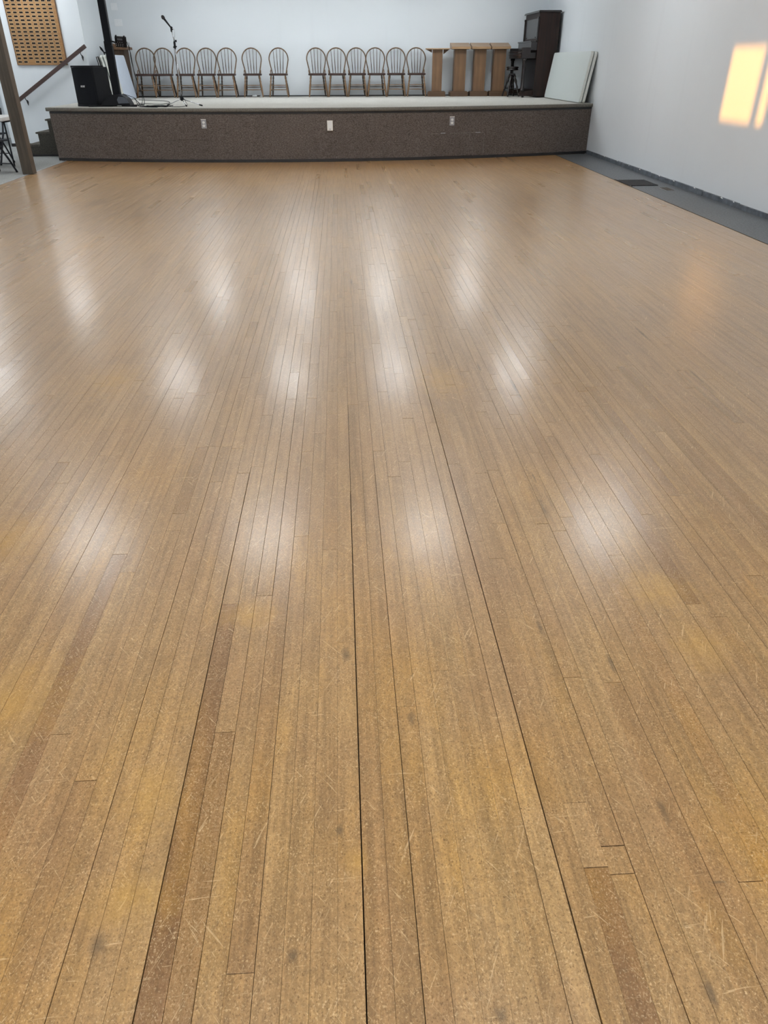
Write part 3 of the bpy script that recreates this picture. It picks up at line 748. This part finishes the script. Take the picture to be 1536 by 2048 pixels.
lectern(onplane(873, 190, 17.75), 17.78, -0.13, 'flat-topped wooden lectern beside the rightmost chair', 1, 0.21, 0.20)
lectern(onplane(917, 190, 17.75), 17.82, 0.0, 'slant-topped wooden lectern, leftmost of three alike')
lectern(onplane(956, 190, 17.75), 17.82, 0.0, 'slant-topped wooden lectern, middle of three alike')
lectern(onplane(994.5, 190, 17.75), 17.82, 0.0, 'slant-topped wooden lectern, rightmost of three, beside the piano stool', cw=0.25)
lectern(-4.44, 17.86, PI / 2 - 0.08, 'dark wooden lectern behind the folded tables at the left end of the stage', 0, 0.30, 0.24, 0.40, 'oakdk', 'oakl')

# ------------------------------------------------------------------ piano
pi = thing('upright_piano', 'tall dark upright piano against the right wall of the stage', 'piano', (0, 0, ST + 0.0005))
PY0, PY1 = 16.86, 18.12
XF, XBK = 3.985, 4.385
mb = MB().box(XF, XBK, PY0, PY0 + 0.035, 0.02, 1.44, 0.002).build('side_panel', M['piano'], pi)
mb = MB().box(XF, XBK, PY1 - 0.035, PY1, 0.02, 1.44, 0.002).build('side_panel', M['piano'], pi)
MB().box(XF + 0.02, XBK - 0.005, PY0 + 0.036, PY1 - 0.036, 0.03, 1.44).build('case', M['piano'], pi)
MB().box(XF - 0.035, XBK + 0.015, PY0 - 0.025, PY1 + 0.02, 1.441, 1.462, 0.003).box(XF - 0.022, XBK + 0.008, PY0 - 0.014, PY1 + 0.012, 1.463, 1.475, 0.003).build('lid', M['gloss'], pi)
up_ = MB().box(XF - 0.004, XF + 0.0195, PY0 + 0.10, PY1 - 0.10, 1.02, 1.35).build('upper_panel', M['pianog'], pi)
MB().box(XF - 0.006, XF + 0.0195, PY0 + 0.036, PY0 + 0.099, 0.985, 1.44).box(XF - 0.006, XF + 0.0195, PY1 - 0.099, PY1 - 0.036, 0.985, 1.44).box(XF - 0.006, XF + 0.0195, PY0 + 0.0995, PY1 - 0.0995, 1.351, 1.44).box(XF - 0.006, XF + 0.0195, PY0 + 0.0995, PY1 - 0.0995, 0.985, 1.019).build('upper_frame', M['piano'], pi)
for yy in (PY0 + 0.02, PY1 - 0.05):
    MB().box(XF - 0.03, XF - 0.007, yy, yy + 0.03, 0.99, 1.33).box(XF - 0.035, XF - 0.007, yy - 0.004, yy + 0.034, 1.331, 1.37, 0.003).build('pilaster', M['gloss'], pi)
for yy in (PY0 + 0.22, PY1 - 0.25): MB().box(XF - 0.016, XF - 0.005, yy, yy + 0.03, 1.028, 1.045, 0.002).build('knob', M['black'], pi)
MB().box(3.86, XF - 0.0005, PY0 + 0.03, PY1 - 0.03, 0.82, 0.955, 0.003).box(3.845, XF - 0.036, PY0 + 0.02, PY1 - 0.02, 0.956, 0.978, 0.003).build('fallboard', M['pianog'], pi)
MB().box(3.69, 3.859, PY0 + 0.005, PY0 + 0.06, 0.68, 0.865, 0.004).build('key_cheek', M['gloss'], pi)
MB().box(3.69, 3.859, PY1 - 0.06, PY1 - 0.005, 0.68, 0.865, 0.004).build('key_cheek', M['gloss'], pi)
MB().box(3.68, XF - 0.0005, PY0 + 0.061, PY1 - 0.061, 0.68, 0.78, 0.003).build('key_bed', M['gloss'], pi)
MB().box(3.672, 3.679, PY0 + 0.02, PY1 - 0.02, 0.79, 0.800, 0.001).box(3.672, 3.679, PY0 + 0.02, PY1 - 0.02, 0.735, 0.745, 0.001).build('moulding', M['seat'], pi)
for yy in (PY0 + 0.03, PY1 - 0.03 - 0.0):
    y_ = yy + (0.02 if yy < 17.5 else -0.02)
    lg = MB().lathe([(0.045, 0.11), (0.045, 0.135), (0.030, 0.15), (0.034, 0.18), (0.028, 0.20), (0.032, 0.30), (0.034, 0.50), (0.030, 0.60), (0.036, 0.615), (0.030, 0.63), (0.046, 0.65), (0.048, 0.679)], (3.76, y_, 0), 14)
    lg.box(3.735, 3.785, y_ - .025, y_ + .025, 0.679, 0.6795)
    lg.build('leg', M['gloss'], pi)
    MB().prism([(3.70, 0.03), (3.70, 0.075), (3.73, 0.11), (3.80, 0.11), (XF - 0.0005, 0.13), (XF - 0.0005, 0.03)], 'y', y_ - 0.035, y_ + 0.035).build('toe_block', M['piano'], pi)
    MB().lathe([(0.016, 0.0), (0.022, 0.006), (0.022, 0.024), (0.012, 0.0295)], (3.78, y_, 0), 10).build('caster', M['iron'], pi)
MB().box(XF + 0.0, XF + 0.0195, PY0 + 0.036, PY1 - 0.036, 0.14, 0.66).build('lower_panel', M['pianog'], pi)
for yy in (17.42, 17.50): MB().box(3.90, XF - 0.0005, yy - .012, yy + .012, 0.055, 0.065, 0.002).build('pedal', M['brass'], pi)
MB().lathe([(0.02, 0.0), (0.02, 0.0295)], (XBK - 0.08, PY0 + 0.05, 0), 8).lathe([(0.02, 0.0), (0.02, 0.0295)], (XBK - 0.08, PY1 - 0.05, 0), 8).build('rear_caster', M['iron'], pi)

# stool with a round seat and turned legs
st = thing('piano_stool', 'round dark piano stool on turned legs in front of the piano', 'stool', (onplane(1021, 190, 17.42), 17.42, ST + 0.003))
MB().lathe([(0.08, 0.47), (0.118, 0.475), (0.122, 0.49), (0.110, 0.496), (0.110, 0.506), (0.124, 0.512), (0.124, 0.53), (0.10, 0.538)], n=24).build('seat', M['gloss'], st)
MB().lathe([(0.025, 0.33), (0.03, 0.35), (0.018, 0.38), (0.018, 0.4695)], n=10).lathe([(0.06, 0.385), (0.07, 0.39), (0.07, 0.41), (0.055, 0.415)], n=16).build('screw_column', M['iron'], st)
for k in range(4):
    a = PI / 4 + k * PI / 2 + 0.25
    p0 = (0.055 * math.cos(a), 0.055 * math.sin(a), 0.388); p1 = (0.185 * math.cos(a), 0.185 * math.sin(a), 0.003)
    lg = MB().tube(*turned(p0, p1, [0.018, 0.026, 0.014, 0.023, 0.028, 0.020, 0.016, 0.018, 0.022, 0.013, 0.022, 0.014, 0.014, 0.021, 0.014]), 8)
    lg.build('leg', M['gloss'], st)
for k in range(2):
    a = PI / 4 + k * PI / 2 + 0.25; r_ = 0.125
    MB().tube([(r_ * math.cos(a), r_ * math.sin(a), 0.135 + .012 * k), (-r_ * math.cos(a), -r_ * math.sin(a), 0.135 + .012 * k)], 0.009, 6).build('stretcher', M['gloss'], st)

# ------------------------------------------------------------------ leaning folded tables
def folded_table(p_lo, p_hi, lean_dx, side, label, w, h, th, face, grp, edge='tedge', extra=True):
    """table standing on its long edge. p_lo/p_hi: (x,y) of the two lower corners of the outer face"""
    a = Vector((p_lo[0], p_lo[1], 0)); c = Vector((p_hi[0], p_hi[1], 0))
    d = (c - a).normalized(); w = w or (c - a).length
    nrm = Vector((d.y, -d.x, 0)) * side               # horizontal direction from outer face to wall
    up_v = (Vector((0, 0, math.sqrt(max(0, h * h - lean_dx ** 2)))) + nrm * lean_dx).normalized()
    out = d.cross(up_v).normalized()
    if out.dot(nrm) < 0: out = -out
    t = thing('folded_table', label, 'table', (0, 0, 0), 0, grp)
    org = a + Vector((0, 0, ST + 0.001)) + (-out.z * th * Vector((0, 0, 1)) if out.z < 0 else Vector((0, 0, 0)))
    Mx = Matrix(((d.x, up_v.x, out.x, org.x), (d.y, up_v.y, out.y, org.y), (d.z, up_v.z, out.z, org.z), (0, 0, 0, 1)))
    t.matrix_world = Mx
    oc = [(x + w / 2, y + h / 2) for x, y in outline(w, h, 0.045, 6)]
    oc2 = [(x + w / 2, y + h / 2) for x, y in outline(w - 0.008, h - 0.008, 0.042, 6)]
    mb = MB().prism(oc2, 'z', 0.0, 0.004); mb.build('table_top', M[face], t)
    MB().prism(oc, 'z', 0.0042, th * 0.8).build('rim', M[edge], t)
    MB().box(0.10, w - 0.10, 0.05, 0.07, th * 0.8, th).box(0.10, w - 0.10, h - 0.07, h - 0.05, th * 0.8, th).build('side_rail', M['gunm'], t)
    return t
folded_table((4.215, 14.36), (4.20, 16.80), 0.122, 1, 'white folded table leaning against the right wall, the front one', 2.44, 0.775, 0.055, 'table', 'folded tables leaning on the right wall')
folded_table((4.275, 14.35), (4.26, 16.80), 0.122, 1, 'white folded table leaning on the right wall, behind the other one', 2.44, 0.775, 0.055, 'table', 'folded tables leaning on the right wall')
lt = ['white folded table with bluish face, front of the leaning stack at left', 'white folded table, second from the front of the left leaning stack', 'white folded table, third from the front of the left leaning stack',
      'white folded table, fourth from the front of the left leaning stack']
for i in range(4):
    folded_table((-4.165 - 0.060 * i, 17.50), (-4.125 - 0.060 * i, 16.40), 0.13, 1, lt[i], 1.10, 0.755, 0.052, 'tableb' if i == 0 else 'table', 'folded tables leaning at the left end of the stage')
tb = thing('folding_table', 'black-edged folded table at the back of the left leaning stack', 'table', (-4.378, 16.40, ST + 0.001), 0)
tb.rotation_euler = (0, -math.asin(0.13 / 0.755), math.radians(2))
MB().box(-0.030, -0.018, 0.0, 1.08, 0.004, 0.74, 0.004).build('table_top', M['white'], tb)
MB().box(-0.047, -0.0305, 0.0, 1.08, 0.007, 0.03).box(-0.047, -0.0305, 0.0, 1.08, 0.71, 0.74).box(-0.047, -0.0305, 0.0, 0.03, 0.031, 0.709).build('black_frame', M['blk'], tb)
MB().box(-0.0175, -0.002, -0.012, 0.03, 0.64, 0.74, 0.003).box(-0.0175, -0.002, -0.012, 0.03, 0.02, 0.10, 0.003).box(-0.0175, -0.004, -0.008, 0.02, 0.10, 0.64).build('latch', M['blk'], tb)

# ------------------------------------------------------------------ bass speaker
sp = thing('bass_speaker', 'black box loudspeaker with curved grille at the left end of stage', 'speaker', (-4.02, 14.05, ST + 0.0005), math.radians(-25))
# local: x to the right along front face (0 .. -0.4), y backwards
def front_y(x): return -0.03 * math.sin(PI * (-x) / 0.40)
gp = [(x, front_y(x)) for x in [-0.40 + 0.02 * i for i in range(21)]]
MB().prism(gp + [(0, 0.05), (-0.40, 0.05)], 'z', 0.03, 0.555).build('grille', M['grille'], sp)
MB().box(-0.40, 0.0, 0.052, 0.40, 0.03, 0.565, 0.006).build('cabinet', M['cab'], sp)
gp2 = [(x, y - 0.008) for x, y in gp]
MB().prism(gp2 + [(0, 0.05), (-0.40, 0.05)], 'z', 0.556, 0.585).build('top_cap', M['blk'], sp)
MB().prism(gp2 + [(0, 0.36), (-0.40, 0.36)], 'z', 0.0, 0.029).build('foot_plate', M['blk'], sp)
MB().box(-0.36, -0.335, 0.10, 0.36, 0.566, 0.585, 0.004).box(-0.065, -0.04, 0.10, 0.36, 0.566, 0.585, 0.004).build('top_rail', M['blk'], sp)
# name plate with the maker's slanted letters
pl = MB().prism([(-0.250, 0.280), (-0.240, 0.302), (-0.150, 0.302), (-0.160, 0.280)], 'y', -0.0335, -0.029).build('name_plate', M['blk'], sp)
cu = bpy.data.curves.new('logo', 'FONT'); cu.body = 'BOSE'; cu.size = 0.036; cu.extrude = 0.0008; cu.align_x = 'CENTER'; cu.align_y = 'CENTER'; cu.shear = 0.3; cu.offset = 0.0007
tmp = bpy.data.objects.new('tmp', cu); C.objects.link(tmp)
dg = bpy.context.evaluated_depsgraph_get(); me = bpy.data.meshes.new_from_object(tmp.evaluated_get(dg)); bpy.data.objects.remove(tmp)
me.name = 'lettering'; me.materials.clear(); me.materials.append(M['white'])
lo = bpy.data.objects.new('lettering', me); C.objects.link(lo); lo.parent = pl
lo.matrix_local = Matrix.Translation((-0.20, -0.0348, 0.291)) @ Matrix.Rotation(PI / 2, 4, 'X')

# ------------------------------------------------------------------ column loudspeaker
cl = thing('column_speaker', 'tall thin black column loudspeaker on a wide flat base', 'speaker', (-3.69, 14.16, ST + 0.0005))
MB().box(-0.058, 0.058, -0.05, 0.05, 0.13, 0.86, 0.006).build('lower_column', M['grille'], cl)
MB().box(-0.052, 0.052, -0.046, 0.046, 0.861, CEIL - ST - 0.12, 0.006).build('upper_column', M['grille'], cl)
MB().box(-0.066, -0.052, -0.03, 0.03, 0.80, 0.92, 0.004).box(0.0525, 0.057, -0.04, 0.04, 0.87, 1.9).build('joint_band', M['blk'], cl)
pb = MB()
pts_o = [(-0.26, 0.0), (-0.24, 0.035), (-0.17, 0.09), (-0.10, 0.135), (-0.05, 0.155), (0.05, 0.155), (0.11, 0.14), (0.17, 0.10), (0.21, 0.03), (0.22, 0.0)]
pb.prism([(x, z + 0.018) for x, z in pts_o], 'y', -0.13, 0.15); pb.build('power_base', M['blk'], cl)
MB().prism([(0.035, 0.045), (0.02, 0.10), (0.05, 0.145), (0.12, 0.140), (0.17, 0.115), (0.205, 0.05)], 'y', -0.152, -0.131).build('front_cover', M['greyp'], cl)
ft = MB()
for (fx, fy) in ((-0.44, -0.16), (0.33, -0.20), (-0.34, 0.26), (0.33, 0.28)):
    v = Vector((fx, fy, 0)); d = v.normalized(); n_ = Vector((-d.y, d.x, 0))
    a = d * 0.10; p = [a + n_ * 0.04, v + n_ * 0.022, v + d * 0.02, v - n_ * 0.022, a - n_ * 0.04]
    ft = MB().prism([(q.x, q.y) for q in p], 'z', 0.0, 0.016); ft.build('foot', M['blk'], cl)

# mixer on the column
mx = thing('mixer', 'small black audio mixer with white knobs, clamped to the column speaker', 'mixer', (-3.475, 14.11, 1.70), math.radians(8))
mx.rotation_euler = (math.radians(20), math.radians(4), math.radians(8))
MB().box(-0.088, 0.088, -0.030, 0.030, -0.072, 0.072, 0.010).build('case', M['blk'], mx)
MB().box(-0.08, -0.055, -0.02, 0.02, 0.0725, 0.088, 0.003).box(0.045, 0.07, -0.02, 0.02, 0.0725, 0.088, 0.003).build('top_lug', M['blk'], mx)
kn = MB().lathe([(0.0055, 0.0), (0.0045, 0.010)], n=10).xf(Matrix.Rotation(PI / 2, 4, 'X')).mesh('knob', M['steel'])
for (z, n_, r0) in ((0.004, 3, -0.045), (-0.024, 4, -0.068), (-0.046, 4, -0.072)):
    for i in range(n_):
        o = bpy.data.objects.new('knob', kn); C.objects.link(o); o.parent = mx; o.location = (r0 + 0.032 * i, -0.0305, z)
MB().box(-0.05, 0.03, -0.0315, -0.0302, 0.030, 0.058).build('screen', M['greyp'], mx)
MB().tube([(-0.085, 0.01, -0.02), (-0.115, 0.03, -0.02), (-0.150, 0.05, -0.02)], 0.012, 8).build('clamp_arm', M['blk'], mx)

# ------------------------------------------------------------------ microphone on tripod stand
MX, MY = -2.63, 14.15
ms = thing('microphone_stand', 'silver tripod microphone stand near the front edge of stage', 'microphone stand', (MX, MY, ST + 0.0005))
MB().tube([(0, 0, 0.10), (0.0, 0, 0.86)], 0.0095, 10).build('pole', M['chrome'], ms)
MB().tube([(-0.02, 0.012, 0.86), (-0.018, 0.012, 0.24)], 0.003, 5).build('strapped_cable', M['blk'], ms)
MB().lathe([(0.016, 0.075), (0.026, 0.09), (0.030, 0.12), (0.020, 0.145), (0.014, 0.15)], n=12).build('hub', M['blk'], ms)
MB().lathe([(0.016, 0.82), (0.018, 0.84), (0.018, 0.90), (0.011, 0.92)], n=12).box(0.012, 0.040, -0.008, 0.008, 0.905, 0.935, 0.002).tube([(-0.03, 0, 0.835), (0.03, 0, 0.845)], 0.009, 8).build('clutch', M['blk'], ms)
MB().tube([(0.0, 0, 0.92), (-0.022, 0, 1.05)], 0.006, 8).tube([(0.006, 0, 0.93), (0.022, -.005, 1.00), (0.026, -.005, 1.06), (0.012, 0, 1.09)], 0.0028, 6).build('upper_rod', M['chrome'], ms)
MB().tube([(-0.024, 0, 1.045), (-0.024, 0, 1.10)], 0.013, 8).tube([(-0.028, 0, 1.09), (-0.005, 0, 1.11)], 0.015, 8).build('clip', M['blk'], ms)
for a, l_ in ((-22, 0.36), (-68, 0.30), (168, 0.26)):
    a = math.radians(a); e = (l_ * math.cos(a), l_ * math.sin(a), 0.014)
    lg = MB().tube([(0.02 * math.cos(a), 0.02 * math.sin(a), 0.10), e], 0.0065, 8).build('leg', M['chrome'], ms)
    MB().tube([(e[0] * .9, e[1] * .9, 0.022), (e[0] * 1.06, e[1] * 1.06, 0.011)], 0.0105, 8).build('rubber_foot', M['blk'], lg)
mc = thing('microphone', 'black handheld microphone clipped on top of the silver stand', 'microphone', (MX - 0.02, MY, ST + 1.115))
d0, d1 = Vector((0.02, 0, -0.045)), Vector((-0.09, -0.01, 0.10))
MB().tube([d0, d0.lerp(d1, .5), d1], [0.009, 0.013, 0.017], 10).build('body', M['blk'], mc)
ax = (d1 - d0).normalized()
MB().tube([d1, d1 + ax * 0.012, d1 + ax * 0.03, d1 + ax * 0.05, d1 + ax * 0.06], [0.017, 0.025, 0.028, 0.020, 0.006], 12).build('grille_head', M['iron'], mc)

# small microphone behind the folded tables
m2 = thing('boom_microphone', 'small black microphone on a thin stand behind the folded tables', 'microphone stand', (-4.28, 17.50, ST + 0.0005))
m2.location = (-4.60, 17.22, ST + 0.0005)
MB().tube([(0, 0, 0.012), (0.0, 0, 0.76)], 0.008, 6).build('pole', M['blk'], m2)
MB().lathe([(0.04, 0), (0.04, 0.008), (0.012, 0.014)], n=14).build('base', M['blk'], m2)
MB().tube([(0.07, -.03, 0.795), (0.02, -.02, 0.792), (-0.01, 0, 0.81), (0.0, 0, 0.76)], [0.008, 0.012, 0.012, 0.009], 6).build('joint', M['blk'], m2)
MB().tube([(-0.012, 0, 0.812), (-0.04, -0.02, 0.86), (-0.062, -0.03, 0.90)], [0.014, 0.022, 0.007], 8).build('capsule', M['blk'], m2)

# ------------------------------------------------------------------ cables on the stage
def cable(pts, r, label, name='cable', smooth=4, grp=None):
    P = [Vector(p) for p in pts]; out = []
    for i in range(len(P) - 1):
        p0 = P[max(0, i - 1)]; p1 = P[i]; p2 = P[i + 1]; p3 = P[min(len(P) - 1, i + 2)]
        for j in range(smooth):
            t_ = j / smooth
            out.append(0.5 * ((2 * p1) + (p2 - p0) * t_ + (2 * p0 - 5 * p1 + 4 * p2 - p3) * t_ ** 2 + (3 * p1 - p0 - 3 * p2 + p3) * t_ ** 3))
    out.append(P[-1])
    for q in out: q.z = max(q.z, ST + r + 0.0005)
    o = MB().tube(out, r, 6).build(name, M['blk']); return tag(o, label, 'cable', grp)
z = ST + 0.006
coil = []
for i in range(60):
    a = i * 0.62; coil.append((-2.98 + (0.17 + 0.03 * math.sin(i * 1.7)) * math.cos(a), 13.80 + (0.085 + 0.02 * math.sin(i * 2.3)) * math.sin(a), z + 0.018 * rnd.random()))
cable(coil, 0.006, 'flat coil of black cable near the front edge of the stage', smooth=3)
cable([(-3.40, 14.10, z + .10), (-3.32, 14.02, z + 0.05), (-3.27, 13.90, z), (-3.20, 13.82, z + .004), (-3.12, 13.76, z + .02)], 0.006, 'black cable from the column speaker base to the coil')
cable([(-3.375, 14.09, 1.70), (-3.35, 14.10, 1.55), (-3.34, 14.12, 1.25), (-3.27, 14.10, 1.0), (-3.235, 14.06, 0.86), (-3.24, 13.98, z), (-3.20, 13.90, z)], 0.005, 'black cable hanging from the mixer down to the stage')
cable([(-3.36, 14.14, 1.69), (-3.37, 14.18, 1.4), (-3.33, 14.22, 1.1), (-3.29, 14.18, 0.90), (-3.29, 14.06, z), (-3.14, 13.88, z)], 0.004, 'thinner black cable hanging beside the first below the mixer')
cable([(-3.62, 14.25, 0.97), (-3.50, 14.28, 0.93), (-3.42, 14.22, 0.90), (-3.36, 14.05, 0.84), (-3.28, 13.86, z), (-3.10, 13.72, z), (-2.95, 13.68, z)], 0.005, 'black cable looping over the base of the column speaker')
cable([(-3.42, 14.32, z + .03), (-3.28, 14.42, z + .02), (-3.1, 14.70, z), (-3.05, 15.2, z), (-3.3, 16.0, z), (-3.9, 16.5, z)], 0.005, 'black cable running back from column speaker towards the folded tables')
cable([(-2.82, 13.80, z + .012), (-2.70, 13.75, z), (-2.58, 13.85, z), (-2.53, 14.02, z + .01), (-2.56, 14.12, z + .045), (-2.606, 14.13, z + 0.13)], 0.004, 'thin cable from the coil to the microphone stand')
cable([(-2.84, 13.86, z + .01), (-2.80, 13.98, z), (-2.84, 14.10, z), (-2.80, 14.20, z)], 0.006, 'short cable end with plug beside left foot of microphone stand')

# ------------------------------------------------------------------ floor grates in the right hand strip
g = thing('floor_grate', 'large dark cast floor grate in the grey strip by right wall', 'grate', (4.035, 10.52, 0.0012))
MB().box(-0.20, 0.19, -0.26, -0.24, 0, 0.010).box(-0.20, 0.19, 0.24, 0.26, 0, 0.010).box(-0.20, -0.185, -0.24, 0.24, 0, 0.010).box(0.175, 0.19, -0.24, 0.24, 0, 0.010).build('frame', M['iron'], g)
MB().box(-0.185, 0.175, -0.24, 0.24, 0, 0.002).build('well', M['black'], g)
bar_ = MB().box(-0.006, 0.006, -0.24, 0.24, 0.0022, 0.009).mesh('bar', M['iron']); cb_ = MB().box(-0.185, 0.175, -0.005, 0.005, 0.0022, 0.0085).mesh('cross_bar', M['iron'])
for i in range(11):
    o = bpy.data.objects.new('bar', bar_); C.objects.link(o); o.parent = g; o.location = (-0.155 + 0.031 * i, 0, 0)
for i in range(13):
    o = bpy.data.objects.new('cross_bar', cb_); C.objects.link(o); o.parent = g; o.location = (0, -0.216 + 0.036 * i, 0)
MB().box(-0.202, -0.182, 0.262, 0.36, 0, 0.006).box(-0.202, -0.182, -0.33, -0.262, 0, 0.006).build('edge_strip', M['brown'], g)
g = thing('floor_plate', 'small brown metal plate in the grey strip, nearer than the grate', 'floor plate', (4.215, 9.94, 0.0012))
MB().box(-0.05, 0.05, -0.13, 0.12, 0, 0.006, 0.001).build('plate', M['brown'], g)
MB().box(-0.058, -0.051, -0.135, 0.125, 0, 0.004).box(-0.05, 0.05, -0.137, -0.131, 0, 0.004).build('rim', M['metalstrip'], g)

# ------------------------------------------------------------------ folding table and chairs at the left edge
tt = thing('white_folding_table', 'white plastic table cut off by the left edge, beyond the post', 'table', (-4.96, 12.75, 0.0025))
MB().box(-1.55, 0.0, -0.37, 0.37, 0.675, 0.728, 0.012).build('table_top', M['white'], tt)
for yy in (-0.30, 0.30):
    MB().tube([(-0.03, yy, 0.66), (-0.04, yy, 0.674)], 0.013, 8).tube([(-0.25, yy, 0.002), (-0.25, yy, 0.64), (-0.25, yy, 0.674)], 0.013, 8).build('leg', M['gunm'], tt)
MB().tube([(-0.03, -0.30, 0.665), (-0.03, 0.30, 0.665)], 0.012, 8).build('under_bar', M['blk'], tt)
def folding_chair(x, y, rz, label):
    t = thing('folding_chair', label, 'chair', (x, y, 0.0025), rz, 'dark metal folding chairs at the left')
    # local: faces -y ; back at +y
    for s_ in (-1, 1):
        bx = s_ * 0.20
        fr_ = MB().tube([(bx, 0.16, 0.80), (bx, 0.13, 0.60), (bx, 0.06, 0.42), (bx, -0.10, 0.18), (bx, -0.20, 0.012)], 0.015, 8).build('front_leg', M['gunm'], t)
        MB().tube([(bx, -0.195, 0.022), (bx, -0.203, 0.0)], 0.016, 8).build('foot_cap', M['blk'], fr_)
        rl = MB().tube([(bx * .9, -0.05, 0.43), (bx * .9, 0.08, 0.24), (bx * .9, 0.22, 0.012)], 0.013, 8).build('rear_leg', M['gunm'], t)
        MB().tube([(bx * .9, 0.213, 0.022), (bx * .9, 0.223, 0.0)], 0.015, 8).build('foot_cap', M['blk'], rl)
    MB().box(-0.19, 0.19, -0.19, 0.17, 0.425, 0.45, 0.008).build('seat', M['padd'], t)
    MB().tube([(-0.19, -0.15, 0.12), (0.19, -0.15, 0.12)], 0.008, 6).build('stretcher', M['gunm'], t)
    MB().tube([(-0.17, 0.16, 0.14), (0.17, 0.16, 0.14)], 0.008, 6).build('stretcher', M['gunm'], t)
    MB().box(-0.19, 0.19, 0.135, 0.155, 0.60, 0.80, 0.008).build('backrest', M['padd'], t)
    return t
folding_chair(-5.17, 12.22, math.radians(160), 'dark metal folding chair at the left edge, its legs left of the post')
folding_chair(-5.66, 13.48, math.radians(-10), 'dark folding chair on the far side of the white table, barely seen')
